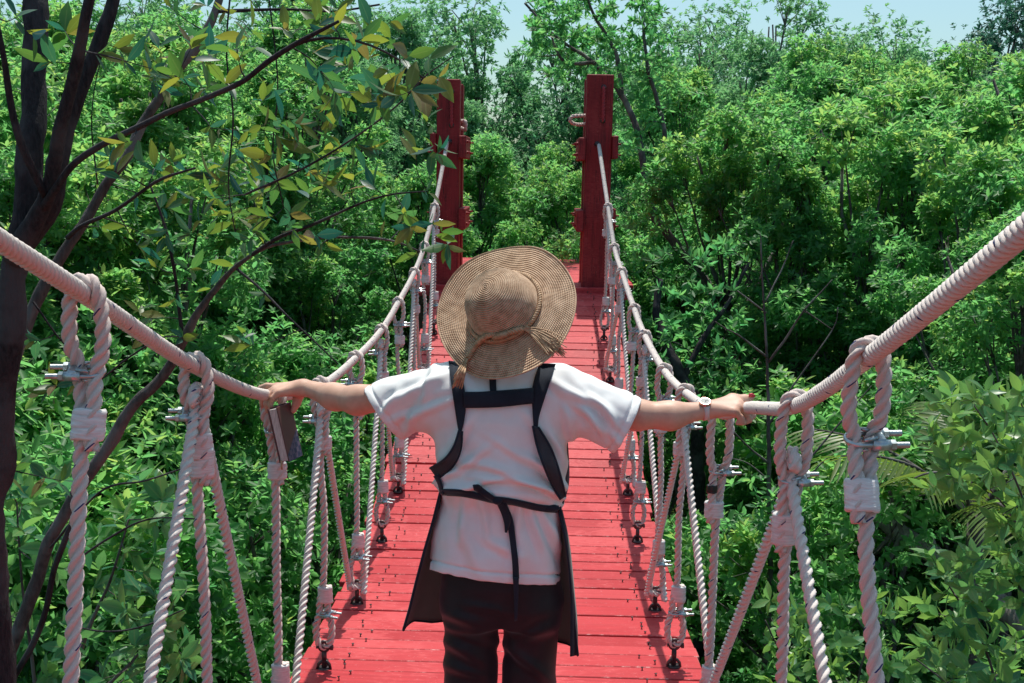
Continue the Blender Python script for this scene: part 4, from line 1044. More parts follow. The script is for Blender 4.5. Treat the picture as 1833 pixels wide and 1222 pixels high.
# ---- body: one continuous skin
L_sh, L_el, L_fa, L_wr = A(778, 700), A(640, 716, 2.98), A(598, 710, 3.04), A(546, 693, 3.11)
R_sh, R_el, R_fa, R_wr = A(1020, 704), A(1138, 742, 2.86), A(1200, 744, 2.86), A(1262, 734, 2.88)
neck0 = A(895, 700, 2.89); head = np.array(HC) - np.array(HAX)*.005
fwd = np.array(HF); upv = np.array(HAX)
zf = dz(WY)+.03
body = [('c', (A(895, 1040), A(895, 900), .112, .10, (1, 1.4, 1)), .05), ('c', (A(895, 900), A(896, 760), .105, .125, (1, 1.35, 1)), .05),
        ('c', (A(840, 715), A(955, 718), .062, .062), .05), ('c', (neck0, head-upv*.06, .055, .05), .03),
        ('e', (head - upv*.012, (.074, .094, .098), np.stack([np.array(HR), fwd, upv], 1)), .03),
        ('c', (head+fwd*.055-upv*.06, head+fwd*.075-upv*.085, .045, .028), .03),      # jaw and chin
        ('c', (head+fwd*.092-upv*.005, head+fwd*.112-upv*.035, .007, .012), .012),    # nose
        ('c', (head+fwd*.092-upv*.062-np.array(HR)*.016, head+fwd*.092-upv*.062+np.array(HR)*.016, .008, .008), .01)]   # lips
for s in (-1, 1):
    ear = head + np.array(HR)*s*.078 - upv*.015 - fwd*.01
    body.append(('e', (ear, (.009, .018, .031), np.stack([np.array(HR), fwd, upv], 1)), .012))
    body.append(('c', (head+fwd*.086+np.array(HR)*s*.032+upv*.012, head+fwd*.084+np.array(HR)*s*.036+upv*.012, .012, .012), .01))
for sh, el, fa, wr, s in ((L_sh, L_el, L_fa, L_wr, -1), (R_sh, R_el, R_fa, R_wr, 1)):
    body += [('c', (sh, el, .050, .0385), .04), ('c', (el, fa, .0385, .0355), .03), ('c', (fa, wr, .0355, .0235), .03)]
for s in (-1, 1):
    hip = A(895+s*52, 1090); kn = A(895+s*50, 1250, 2.90); an = np.array([kn[0]+s*.005, 2.86, zf+.06])
    body += [('c', (hip, kn, .060, .050), .02), ('c', (kn, an, .050, .034), .03), ('c', (an+np.array([0, -.01, -.03]), an+np.array([s*.02, .13, -.055]), .035, .026), .03)]
def finger(pts, radii, k=.006):
    for (a, b), (ra, rb) in zip(zip(pts, pts[1:]), zip(radii, radii[1:])): body.append(('c', (a, b, ra, rb), k))
# left hand: palm down over the rope, fingers curling over its outer side, first finger stretched along it, thumb pressing the book from the other side
lp = A(548, 694, 3.105)
mcp = [A(499, 703, 3.085), A(494, 700, 3.105), A(492, 697, 3.125), A(496, 692, 3.148)]
for q, r_ in zip(mcp, (.0125, .0125, .013, .013)): body.append(('c', (lp + (q-lp)*.12, q, .020, r_), .014))
finger([mcp[0], A(488, 712, 3.08), A(484, 724, 3.085), A(486, 736, 3.095)], [.0105, .0092, .0085, .0072])
finger([mcp[1], A(482, 708, 3.10), A(476, 722, 3.10), A(479, 736, 3.108)], [.0108, .0095, .0087, .0075])
finger([mcp[2], A(478, 703, 3.125), A(469, 714, 3.128), A(468, 727, 3.13)], [.0108, .0095, .0087, .0075])
finger([mcp[3], A(478, 690, 3.155), A(467, 694, 3.16), A(459, 700, 3.16)], [.0108, .0093, .0085, .0070])
finger([lp+(mcp[3]-lp)*.25, A(535, 707, 3.13), A(531, 721, 3.125), A(525, 735, 3.12)], [.018, .0145, .0115, .0095], .012)
# right hand: gripping the rope from inside, thumb lying along the top with a painted nail
rp = A(1262, 734, 2.88)
rm = [A(1318, 716, 2.905), A(1322, 722, 2.885), A(1321, 729, 2.868), A(1315, 737, 2.85)]
for q, r_ in zip(rm, (.0135, .013, .0125, .012)): body.append(('c', (rp+(q-rp)*.10, q, .019, r_), .014))
finger([rm[0], A(1336, 722, 2.915), A(1347, 734, 2.91), A(1342, 746, 2.90)], [.0108, .0095, .0087, .0075])
finger([rm[1], A(1340, 732, 2.89), A(1348, 744, 2.89), A(1340, 753, 2.88)], [.0108, .0095, .0087, .0075])
finger([rm[2], A(1336, 741, 2.87), A(1342, 751, 2.87), A(1332, 757, 2.865)], [.0105, .0092, .0085, .0074])
finger([rm[3], A(1327, 748, 2.85), A(1330, 756, 2.85), A(1320, 757, 2.85)], [.0100, .0087, .008, .0068])
finger([rp+(rm[0]-rp)*.3, A(1310, 712, 2.915), A(1333, 713, 2.92), A(1347, 711, 2.92)], [.017, .0115, .0098, .0078], .012)
G, LO = sdf(body, .0048)
V, F = surface_nets(G, LO, .0048, 'body'); V = relax(V, F, 2, .4)
bo = link('body', to_mesh('body', V, F), SKIN, W)
m = Mat('nail_varnish'); m.pbr((.62, .05, .07, 1), .2); NAIL = m.m
nb = MB(); t0, t1 = Vector(A(1340, 710, 2.912)), Vector(A(1350, 709, 2.915)); nb.tube([t0+Vector((0, -.002, .004)), t0.lerp(t1, .5)+Vector((0, -.003, .0045)), t1+Vector((.002, -.002, .001))], [.0052, .0062, .003], 10, flat=.55); nb.build('thumb_nail', NAIL, bo)
m = Mat('dark_hair'); m.pbr((.012, .009, .008, 1), .45); HAIR = m.m
G, LO = sdf([('e', (head - fwd*.006 - upv*.012, (.079, .099, .094), np.stack([np.array(HR), fwd, upv], 1)), .02), ('c', (head-fwd*.05-upv*.06, head-fwd*.04-upv*.11, .04, .03), .03)], .006)
V, F = surface_nets(G, LO, .006, 'hair'); 
Vc = (V-head); keepf = lambda c: ((c-head)@fwd > .035) & ((c-head)@upv < .06)
V, F = drop_outside(V, F, [keepf]); link('hair', to_mesh('hair', V, F), HAIR, W)

# ---- t-shirt
h = .0042
prof = []
for py, cx, hx, hy, cyo in ((652, 895, 60, .060, .02), (664, 895, 84, .075, .015), (690, 894, 112, .098, .005), (740, 895, 120, .116, 0), (790, 898, 117, .122, -.004), (835, 900, 114, .122, -.008), (866, 899, 112, .120, -.008), (888, 898, 107, .110, 0), (900, 897, 105, .106, 0),
                          (915, 895, 107, .110, 0), (950, 890, 113, .120, -.004), (1000, 886, 119, .130, -.006), (1060, 885, 123, .137, -.006)):
    c = A(cx, py); prof.append((c[2], c[0], WY+cyo, PX(hx), hy))
sh = [('p', ((A(760, 1060)[0], 2.70, A(890, 1060)[2]), (A(1030, 700)[0], 3.02, A(890, 652)[2]), prof), .02)]
LS, RS = A(686, 740, 2.945), A(1121, 764, 2.855)
sh += [('c', (A(800, 702), A(700, 731, 2.93), .082, .079), .055), ('c', (A(700, 731, 2.93), A(650, 752, 2.97), .079, .083), .03),
       ('c', (A(1000, 705), A(1104, 752, 2.862), .082, .078), .055), ('c', (A(1104, 752, 2.862), A(1158, 780, 2.852), .078, .082), .03)]
G, LO = sdf(sh, h); V, F = surface_nets(G, LO, h, 'shirt'); V = relax(V, F, 8, .5)
ctr = A(893, 850)
def px_of(V):
    d = V - np.array(CAM); f = d@np.array(F_); return 916.5+CF*(d@np.array(R_))/f, 611-CF*(d@np.array(U_))/f
qx, qy = px_of(V)
# folds: blousing above the tie, soft drapes below it, creases fanning from the armpits and along the sleeves
nrm = np.zeros_like(V); fn_ = np.cross(V[F[:, 2]]-V[F[:, 0]], V[F[:, 3]]-V[F[:, 1]])
for q in range(4):
    for r_ in range(3): nrm[:, r_] += np.bincount(F[:, q], fn_[:, r_], len(V))
nrm = norm(nrm)
disp = np.zeros(len(V))
g = lambda x, c, s: np.exp(-((x-c)/s)**2)
nA = np.array([nz(p, 9, (1, 1, 1)) for p in V]); nB = np.array([nz(p, 9, (1.6, 1.6, .45)) for p in V]); nC = np.array([nz(p, 16, (.6, .6, 1.4)) for p in V]); nD = np.array([nz(p+3, 30) for p in V])
tie = 884 + (qx-790)*.14
def fold(x0, y0, ang, wid, ln, amp):
    """one crease: ridge of given width along a direction, fading along its length"""
    ca, sa = math.cos(math.radians(ang)), math.sin(math.radians(ang)); u = (qx-x0)*ca+(qy-y0)*sa; v = -(qx-x0)*sa+(qy-y0)*ca
    v = v + 5*nA
    return amp*(g(v, 0, wid) - .55*g(v, wid*1.7, wid*.9))*g(u, 0, ln)
disp += .0028*nA + .0014*nD
body_m = (qx > 770) & (qx < 1025)
back = np.where(body_m, 1., 0.)*(V[:, 1] < WY+.02)
up_ = np.where(qy < tie, 1, 0)
f_ = np.zeros(len(V))
for a in ((960, 868, 20, 6, 60, .012), (905, 858, 8, 7, 70, .010), (985, 850, 42, 6, 45, .010), (845, 866, -12, 6, 45, .009), (880, 835, 12, 8, 80, .006), (955, 830, 32, 7, 70, .006), (825, 835, -35, 7, 50, .008), (810, 800, -60, 7, 50, .006), (995, 800, 65, 7, 45, .006), (970, 770, 50, 8, 45, .004)): f_ += fold(*a)
disp += back*up_*f_ + back*up_*g(qy, tie-18, 15)*.007*(1+nB)
lo_ = back*(1-up_); f2 = np.zeros(len(V))
for a in ((830, 935, 100, 8, 40, .007), (868, 925, 80, 7, 34, .008), (930, 930, 95, 7, 36, .008), (960, 938, 75, 8, 44, .008), (985, 945, 65, 7, 50, .007), (845, 985, 70, 12, 60, .006), (930, 1000, 105, 12, 50, .005), (895, 975, 30, 9, 40, .004)): f2 += fold(*a)
disp += lo_*(f2 + .005*nB)
f3 = np.zeros(len(V))
for a in ((745, 700, 152, 8, 60, .008), (760, 735, 160, 7, 60, .007), (735, 755, 118, 7, 40, .008), (700, 725, 125, 7, 44, .006), (770, 690, 105, 7, 50, .006), (1045, 715, 28, 8, 60, .009), (1055, 745, 40, 7, 60, .009), (1070, 765, 55, 7, 45, .008), (1085, 740, 45, 6, 50, .007), (1020, 760, 75, 7, 40, .007), (1100, 770, 70, 7, 40, .006)): f3 += fold(*a)
disp += (~body_m | (qy < 790))*f3*.9
hemline = 1015 + (qx-765)*.10 - ((qx-885)/120)**2*8 + 14
disp -= .0035*g(qy, 1018 + (qx-765)*.115 + 10*(1-((qx-885)/120)**2) - 17, 2.2)*(qy > 960)
for P_, n_ in ((LS, np.array(R_)*(-.80) - np.array(U_)*.58), (RS, np.array(R_)*.87 - np.array(U_)*.44)):
    u_ = (V-P_)@n_; disp -= .003*g(u_, -.020, .0035)*((V[:, 0] < A(770, 700)[0]) | (V[:, 0] > A(1030, 700)[0]))
nE = np.array([nz(p+7, 20, (1.5, 1, .7)) for p in V]); disp = disp*1.8 + .0012*nE*(1+body_m)
V = V + nrm*disp[:, None]; V = relax(V, F, 1, .3)
hz_l = lambda c: None
def cut_hem(c): x, y = px_of(c); return y > 1018 + (x-765)*.115 + 10*(1-((x-885)/120)**2)
nl = np.array(R_)*(-.80) - np.array(U_)*.58; nr = np.array(R_)*.87 - np.array(U_)*.44
def cut_l(c): return ((c-LS)@nl > 0) & (c[:, 0] < A(760, 700)[0])
def cut_r(c): return ((c-RS)@nr > 0) & (c[:, 0] > A(1040, 700)[0])
ncut = A(895, 657)[2]
def cut_n(c): return (c[:, 2] > ncut + (WY-c[:, 1])*.25) & (np.abs(c[:, 0]-A(895, 660)[0]) < PX(72))
SV, SF = drop_outside(V, F, [cut_hem, cut_l, cut_r, cut_n])
# smooth the cut edges so hem, cuffs and neckline run clean
def tidy(V, F, it=6):
    e = np.sort(np.concatenate([F[:, [0, 1]], F[:, [1, 2]], F[:, [2, 3]], F[:, [3, 0]]]), 1); u, cn = np.unique(e, axis=0, return_counts=True)
    b = u[cn == 1]; n = len(V)
    for _ in range(it):
        acc = np.zeros_like(V); cnt = np.bincount(b.ravel(), minlength=n).astype(float)
        for a_, c_ in ((0, 1), (1, 0)):
            for q in range(3): acc[:, q] += np.bincount(b[:, a_], V[b[:, c_], q], n)
        on = cnt > 1; V = V.copy(); V[on] += .5*(acc[on]/cnt[on][:, None]-V[on])
    return V
SV = tidy(SV, SF, 14)
sm = to_mesh('t_shirt', SV, SF); so_ = link('t_shirt', sm, SHIRT, W)
md = so_.modifiers.new('thickness', 'SOLIDIFY'); md.thickness = .0025; md.offset = 0
bvh = BVHTree.FromPolygons([Vector(v) for v in SV], [list(map(int, f)) for f in SF])

# ---- trousers and shoes
tr = []
for s, xh, xk, xa in ((-1, 845, 842, 845), (1, 951, 946, 945)):
    hip, kn = A(xh, 1085), A(xk, 1235, 2.885); an = np.array([A(xa, 1222)[0], 2.855, dz(WY)+.06])
    tr += [('c', (hip, kn, .080, .0765, (1, .9, 1)), .008), ('c', (kn, an, .0760, .064, (1, .92, 1)), .01)]
tr += [('p', ((A(760, 1000)[0], 2.72, A(890, 1110)[2]), (A(1030, 1000)[0], 3.02, A(890, 985)[2]), [(A(890, p)[2], A(896, p)[0], WY-.002, PX(w_), d_) for p, w_, d_ in ((985, 102, .105), (1030, 109, .118), (1070, 108, .118), (1100, 92, .10))]), .05)]
G, LO = sdf(tr, .006); V, F = surface_nets(G, LO, .006, 'tr'); V = relax(V, F, 4, .5)
qx, qy = px_of(V); nA = np.array([nz(p, 10, (1, 1, .7)) for p in V]); c0 = np.array([A(895, 1100)[0], WY, 0]);
d_ = V - c0; leg = np.where(qx < 896, A(846, 1200)[0], A(948, 1200)[0]); dirn = np.stack([V[:, 0]-leg, V[:, 1]-WY, np.zeros(len(V))], 1); dirn = norm(dirn)
f4 = .005*nA
for a in ((830, 1110, 25, 9, 40, .010), (850, 1135, 20, 9, 40, .009), (830, 1165, 30, 10, 40, .010), (940, 1180, 40, 10, 60, .010), (965, 1130, 150, 9, 40, .007), (835, 1200, 15, 9, 40, .008), (920, 1150, 70, 9, 40, .006), (870, 1090, 10, 8, 40, .006)): f4 = f4 + fold(*a)
V = V + dirn*f4[:, None]
V, F = drop_outside(V, F, [lambda c: c[:, 2] < dz(WY)+.075]); V = tidy(V, F, 8)
link('trousers', to_mesh('trousers', V, F), PANTS, W)
m = Mat('white_shoe_canvas'); m.pbr((.55, .53, .5, 1), .7); SHOE = m.m
for s, xa in ((-1, 846), (1, 942)):
    x = A(xa, 1222)[0]; z0 = dz(WY+.05)
    G, LO = sdf([('c', ((x, 2.82, z0+.045), (x+s*.012, 2.98, z0+.034), .040, .034, (1, 1, 1.1)), .02), ('c', ((x, 2.83, z0+.05), (x, 2.85, z0+.085), .04, .038), .02)], .006)
    V, F = surface_nets(G, LO, .006, 'shoe'); V[:, 2] = np.maximum(V[:, 2], z0+.004 + (V[:, 1]-2.9)*-.03); link('shoe', to_mesh('shoe', V, F), SHOE, W)

# ---- apron: bands hugging the back, wrap-round skirt, tie with its knot and tails
AP = empty('apron', (0, 0, 0)); AP.parent = W; AP.matrix_parent_inverse = Matrix.Translation(-Vector(W.location))
def on_back(px, py, off, fall=None):
    d = (S(px, py, 3)-CAM).normalized(); hit, nn, i, dist = bvh.ray_cast(CAM, d, 6)
    if fall is not None and (hit is None or fall < 0): return S(px, py, abs(fall))
    if hit is None:
        q, nn, i, dist = bvh.find_nearest(S(px, py, WY-.03)); hit = q
        return hit.lerp(S(px, py, hit.y), .8) - d*off
    return hit - d*off
def band_mesh(name, vs, m_, rows, mat, parent, thick, edge):
    n = rows+1; fs = []
    for _ in range(3):      # ease along the length so the cloth does not copy every wrinkle
        v2 = list(vs)
        for i in range(1, m_-1):
            for j in range(n): v2[i*n+j] = vs[i*n+j]*.5 + (vs[(i-1)*n+j]+vs[(i+1)*n+j])*.25
        vs = v2
    for i in range(m_-1):
        for j in range(rows): fs.append((i*n+j, i*n+j+1, (i+1)*n+j+1, (i+1)*n+j))
    mb = MB(); mb.add(vs, fs); o = mb.build(name, mat, parent)
    md = o.modifiers.new('thickness', 'SOLIDIFY'); md.thickness = thick; md.offset = 0
    if edge:
        for k, e in enumerate(edge):
            if e:
                t = MB(); t.tube([vs[i*n+(0 if k == 0 else rows)] for i in range(m_)], .0036, 6); t.build('hem_piping', NAVY, o)
    return o
def band(name, eL, eR, mat, off=.006, parent=AP, thick=.003, sub=6, rows=3, edge=None):
    """cloth band between two measured edges laid on the shirt; a point may carry its own distance"""
    if any(len(q) > 2 for q in eL+eR):
        C3 = lambda q: on_back(q[0], q[1], off if len(q) < 3 else q[2]) if len(q) < 3 or q[2] < 1 else S(*q)
        N_ = (len(eL)-1)*sub; pl, pr = [C3(q) for q in eL], [C3(q) for q in eR]
        def res(p):
            s_ = spline(p, .004); return [s_[int(round(i/N_*(len(s_)-1)))] for i in range(N_+1)]
        Lp, Rp = res(pl), res(pr); n = rows+1
        vs = [a.lerp(b, j/rows) for a, b in zip(Lp, Rp) for j in range(n)]
        return band_mesh(name, vs, len(Lp), rows, mat, parent, thick, edge)
    def ev(e):
        out = []
        for a, b in zip(e, e[1:]):
            for j in range(sub):
                t = j/sub; out.append(tuple(a[q]*(1-t)+b[q]*t for q in range(2)) + ((a[2]*(1-t)+b[2]*t,) if len(a) > 2 and len(b) > 2 else ()))
        out.append(e[-1]); return out
    Lp, Rp = ev(eL), ev(eR); vs = []; fs = []; n = rows+1
    for a, b in zip(Lp, Rp):
        for j in range(n):
            t = j/rows; x, y = a[0]*(1-t)+b[0]*t, a[1]*(1-t)+b[1]*t
            f = (a[2]*(1-t)+b[2]*t) if len(a) > 2 else None
            vs.append(on_back(x, y, off, -f if f else None))
    return band_mesh(name, vs, len(Lp), rows, mat, parent, thick, edge)
band('shoulder_strap', [(803, 643), (805, 665), (808, 691), (813, 725), (818, 756), (822, 776)], [(826, 655), (829, 680), (833, 703), (834, 733), (830, 757), (825, 776)], NAVY, .010)
band('shoulder_strap', [(966, 648), (959, 670), (952, 695), (952, 722), (954, 745), (955, 768)], [(995, 650), (988, 672), (979, 701), (970, 728), (964, 748), (962, 772)], NAVY, .010)
band('cross_strap', [(830, 701), (860, 701), (890, 699), (920, 697), (955, 694)], [(830, 730), (860, 730), (890, 729), (920, 726), (955, 722)], NAVY, .013)
band('neck_tab', [(875, 664), (876, 685), (877, 700)], [(888, 664), (888, 685), (889, 700)], NAVY, .006)
band('side_flap', [(822, 770, .012), (813, 799, .03), (796, 822, .04), (770, 838, 2.80)], [(827, 772, .012), (824, 808, .014), (808, 838, .016), (783, 857, 2.79)], APRON, edge=(1, 1))
band('side_flap', [(954, 762, .014), (962, 800, .022), (974, 834, .024), (989, 870, .024), (1004, 894, 2.755)], [(963, 764, .014), (984, 798, .036), (996, 828, .048), (1006, 862, 2.745), (1012, 888, 2.77)], APRON, edge=(1, 1))
band('side_panel', [(1003, 792, 2.86), (1001, 825, 2.85), (1001, 860, 2.84), (1004, 896, 2.82)], [(1015, 781, 2.90), (1018, 825, 2.89), (1018, 866, 2.88), (1008, 902, 2.83)], NAVY)
band('side_panel', [(776, 852, 2.79), (784, 866, 2.79), (788, 884, 2.79)], [(785, 850, 2.775), (791, 866, 2.77), (795, 884, 2.77)], NAVY)
band('waist_tie', [(789, 875), (818, 876), (853, 881), (884, 889), (908, 891), (938, 897), (973, 905), (1000, 905)], [(791, 886), (825, 888), (853, 893), (884, 901), (917, 903), (952, 912), (973, 916), (1000, 918)], NAVY, .007)
band('bow_loop', [(846, 868), (856, 866), (868, 876), (886, 890)], [(848, 876), (858, 882), (870, 891), (884, 899)], NAVY, .016)
kn_ = MB(); kn_.sphere(on_back(890, 896, .014), .0125, 8, 0, (1.1, .8, .85)); kn_.build('knot', NAVY, AP)
kn_ = MB(); kn_.sphere(on_back(988, 909, .012), .013, 8, 0, (1.7, .7, .75)); kn_.build('knot', NAVY, AP)
band('tie_tail', [(889, 900), (898, 920), (903, 938), (904, 953)], [(899, 899), (911, 917), (914, 934), (907, 953)], NAVY, .013)
band('tie_tail', [(896, 900), (907, 926), (911, 955), (917, 1003), (918, 1036), (920, 1066, 2.72), (921, 1112, 2.72)][:5], [(906, 900), (918, 926), (922, 961), (928, 1003), (929, 1035), (928, 1066, 2.72), (926, 1110, 2.72)][:5], NAVY, .010)
band('tie_tail', [(918, 1034, 2.722), (920, 1066, 2.722), (921, 1112, 2.725)], [(929, 1033, 2.722), (928, 1066, 2.722), (926, 1110, 2.725)], NAVY, .010)
# skirt
EL = [(789, 878), (776, 930), (760, 985), (744, 1045), (733, 1090), (722, 1128)]; ER = [(1002, 906), (1012, 960), (1019, 1010), (1023, 1060), (1028, 1115), (1034, 1173)]
vs = []; nc = 28
for i in range(26):
    t = i/25*5; a = min(int(t), 4); u = t-a
    el = A(EL[a][0]*(1-u)+EL[a+1][0]*u, EL[a][1]*(1-u)+EL[a+1][1]*u, 2.83-.004*t); er = A(ER[a][0]*(1-u)+ER[a+1][0]*u, ER[a][1]*(1-u)+ER[a+1][1]*u, 2.82-.004*t)
    c = (el+er)/2; hw = (er-el)/2
    for j in range(nc+1):
        q = j/nc; ph = PI*(1-q)
        b = .155 + .022*t
        wv = 1 + (.05*(t/5)*math.sin(ph*7+.6) + .012*math.sin(ph*17)*(t/5))*min(1, math.sin(ph)*2.2)**2
        p = c + hw*(math.cos(ph)*wv if 0 < j < nc else math.cos(ph)) + np.array([0, b*(math.sin(ph)**.85)*wv, -.05*(t/5)*min(1, math.sin(ph)*1.3)]); vs.append(Vector(p))
n = nc+1
mb = MB(); mb.add(vs, [(i*n+j, i*n+j+1, (i+1)*n+j+1, (i+1)*n+j) for i in range(25) for j in range(nc)])
sk = mb.build('skirt', APRON, AP); md = sk.modifiers.new('thickness', 'SOLIDIFY'); md.thickness = .0022; md.offset = 0
for col_ in (0, nc):
    t = MB(); t.tube([vs[i*n+col_] for i in range(26)], .0042, 6); t.build('hem_piping', NAVY, sk)
t = MB(); t.tube([vs[25*n+j] for j in range(n)], .0034, 6); t.build('hem_piping', NAVY, sk)
bw = S(1022, 1100, 2.80)
band('side_panel', [(1000, 918, 2.81), (1011, 965, 2.80), (1018, 1015, 2.795), (1022, 1060, 2.79), (1022, 1110, 2.785), (1021, 1175, 2.78)], [(1006, 912, 2.83), (1018, 965, 2.83), (1024, 1015, 2.83), (1028, 1060, 2.82), (1033, 1110, 2.82), (1034, 1172, 2.82)], NAVY)
# bib on the chest
vs = []
for i in range(13):
    t = i/12; z = A(895, 700)[2]*(1-t) + A(895, 890)[2]*t; hw = .10+.10*t*t
    for j in range(13):
        q = -1+2*j/12; hit = bvh.ray_cast(Vector((A(895, 700)[0]+q*hw*1.0, 3.6, z)), Vector((0, -1, 0)), 1.2)[0]
        vs.append(Vector((A(895, 700)[0]+q*hw, (hit.y if hit else 2.97)+.012, z)))
mb = MB(); mb.add(vs, [(i*13+j, i*13+j+1, (i+1)*13+j+1, (i+1)*13+j) for i in range(12) for j in range(12)]); mb.build('bib', APRON, AP)
for x in (-.085, .085):     # straps running down the front to the bib
    pts = []
    for k in range(9):
        q = k/8; z = A(895, 655)[2]*(1-q)+A(895, 712)[2]*q; X_ = A(895, 700)[0]+x
        hit = bvh.ray_cast(Vector((X_, 3.6, z)), Vector((0, -1, 0)), 1.2)[0]; pts.append(Vector((X_, (hit.y if hit else 2.9)+.008, z)))
    mb = MB(); mb.tube(pts, .018, 8, flat=.2); mb.build('front_strap', NAVY, AP)

# ---- straw hat
m = Mat('woven_straw'); uv = m.n('ShaderNodeUVMap').outputs[0]; o = m.obj(); sx_ = m.n('ShaderNodeSeparateXYZ'); m.l(uv, sx_.inputs[0])
wv = m.n('ShaderNodeTexWave', wave_type='BANDS', bands_direction='X', Scale=1.0, Distortion=0); mp = m.mapped(uv, (1, 1, 1))
ring = m.math('SINE', m.math('MULTIPLY', sx_.outputs[0], 2*PI)); plait = m.math('SINE', m.math('ADD', m.math('MULTIPLY', sx_.outputs[1], 2*PI), m.math('MULTIPLY', sx_.outputs[0], PI)))
hgt = m.math('ADD', m.math('MULTIPLY', ring, .5), m.math('MULTIPLY', plait, .32)); n1 = m.noise(45, 4, o); n2 = m.noise(6, 3, o)
c = m.ramp(m.math('ADD', m.math('MULTIPLY', hgt, .30), m.math('MULTIPLY', n1, .9)), [(.2, (.29, .165, .095)), (.45, (.59, .385, .25)), (.75, (.78, .56, .39))])  # weave height drives colour too: shade painted into the grooves
c = m.mix(m.ramp(n2, [(.4, (0,)*3), (.7, (.35,)*3)]), c, (.50, .32, .195, 1))
m.pbr(c, .62, 0, m.bump(hgt, .8, .0022), .3); STRAW = m.m
m = Mat('straw_cord'); o = m.obj(); m.pbr(m.ramp(m.noise(90, 3, o), [(.3, (.32, .19, .10)), (.7, (.58, .38, .23))]), .65); CORD = m.m
NPH = 150; RSP = .0055
prof = []
cp = [(0, .114), (.02, .113), (.045, .107), (.067, .094), (.084, .073), (.095, .046), (.101, .02), (.104, 0)]
cp = [Vector((a, 0, b)) for a, b in cp]; pts = spline(cp, RSP/4); s_acc = 0
for i, p in enumerate(pts):
    if i: s_acc += (p-pts[i-1]).length
    prof.append((p.x, p.z, s_acc, 0))
RB = .197; k = 1
while .104 + k*RSP/4 <= RB: prof.append((.104+k*RSP/4, 0, s_acc+k*RSP/4, 1)); k += 1
HM = Matrix((HR, HF, HAX)).transposed()
def brim(r, ph):
    """height and stretch of the floppy brim at radius r: it hangs at the wearer's back, lifts at the front"""
    nearness = -math.sin(ph)               # +1 at the back (towards the viewer)
    q = (r-.104)/(RB-.104)
    sl_ = math.radians(1 + 9*nearness + 4*math.sin(2*ph+.7)) 
    wave = .006*math.sin(3*ph+1.2)*q*q + .004*math.sin(5*ph+.4)*q*q + .0012*noise.noise(Vector((math.cos(ph)*9, math.sin(ph)*9, r*60)))
    return -(r-.104)*math.tan(sl_)*(.55+.45*q) + wave
vs = []; uvs = []
for r, z, s, isb in prof:
    amp = .00055*math.sin(2*PI*s/RSP)
    for k in range(NPH):
        ph = 2*PI*k/NPH
        zz = z + (brim(r, ph) if isb else 0)
        rr_ = r*(1 + (.035*math.cos(2*ph)*0)); nrm_z = amp if isb or z > .07 else 0; nrm_r = 0 if isb or z > .07 else amp
        ey = 1.04 + (.10*(r-.104)/(RB-.104) if isb else 0)
        vs.append(HC + HM @ Vector(((rr_+nrm_r)*math.cos(ph)*1.0, (rr_+nrm_r)*math.sin(ph)*ey, zz+nrm_z)))
n = NPH; NR = len(prof)
fs = [(i*n+k, (i+1)*n+k, (i+1)*n+(k+1) % n, i*n+(k+1) % n) for i in range(NR-1) for k in range(n)]
mb = MB(); mb.add(vs, fs); hm = mb.mesh('straw_hat'); ul = hm.uv_layers.new(name='UVMap')
dat = []
for i in range(NR-1):
    for k in range(n):
        for a_, b_ in ((i, k), (i+1, k), (i+1, k+1), (i, k+1)):
            r = prof[a_][0]; cnt = 190 if r > .06 else (90 if r > .025 else 36)
            dat += [prof[a_][2]/RSP, b_/n*cnt]
ul.data.foreach_set('uv', dat)
hat = link('straw_hat', hm, STRAW, W); md = hat.modifiers.new('thickness', 'SOLIDIFY'); md.thickness = .0022; md.offset = -1
hb = BVHTree.FromPolygons([Vector(v) for v in vs], fs)
e = MB(); e.tube([vs[(NR-1)*n+k % n] for k in range(n+1)], .0019, 6, caps=False); e.build('brim_edge', STRAW, hat)
def braid(mb, path, r, lay=.022, strands=3):
    p = spline(path, .0025); fr = frames(p)
    for q in range(strands):
        ps = []; s = 0
        for i, (v, (t, a, b)) in enumerate(zip(p, fr)):
            if i: s += (v-p[i-1]).length
            th = 2*PI*s/lay + 2*PI*q/strands; ps.append(v + a*(r*.62*math.cos(th)) + b*(r*.62*math.sin(th)))
        mb.tube(ps, r*.56, 6)
ring_ = []
for k in range(61):
    ph = 2*PI*k/60; ring_.append(HC + HM @ Vector((.1065*math.cos(ph), .1065*1.04*math.sin(ph), .010+.004*math.sin(ph*2))))
mb = MB(); braid(mb, ring_, .0062); mb.build('hat_cord', CORD, hat)
def on_hat(px, py, off=.006):
    d = (S(px, py, 3)-CAM).normalized(); hit, nn, i, dist = hb.ray_cast(CAM, d, 6)
    return (hit - d*off) if hit is not None else S(px, py, 2.70)
mb = MB(); braid(mb, [on_hat(897, 600, .006), on_hat(872, 601, .010), on_hat(852, 618, .007), on_hat(838, 640, .007)], .0072); mb.build('tassel_cord', CORD, hat)
mb = MB(); braid(mb, [on_hat(893, 601, .006), on_hat(915, 594, .010), on_hat(935, 588, .009)], .0072); mb.build('tassel_cord', CORD, hat)
mb = MB(); mb.tube([on_hat(884, 604, .010), on_hat(896, 601, .014), on_hat(908, 597, .010)], [.008, .0085, .008], 10); mb.build('cord_knot', CORD, hat)
rt = random.Random(3)
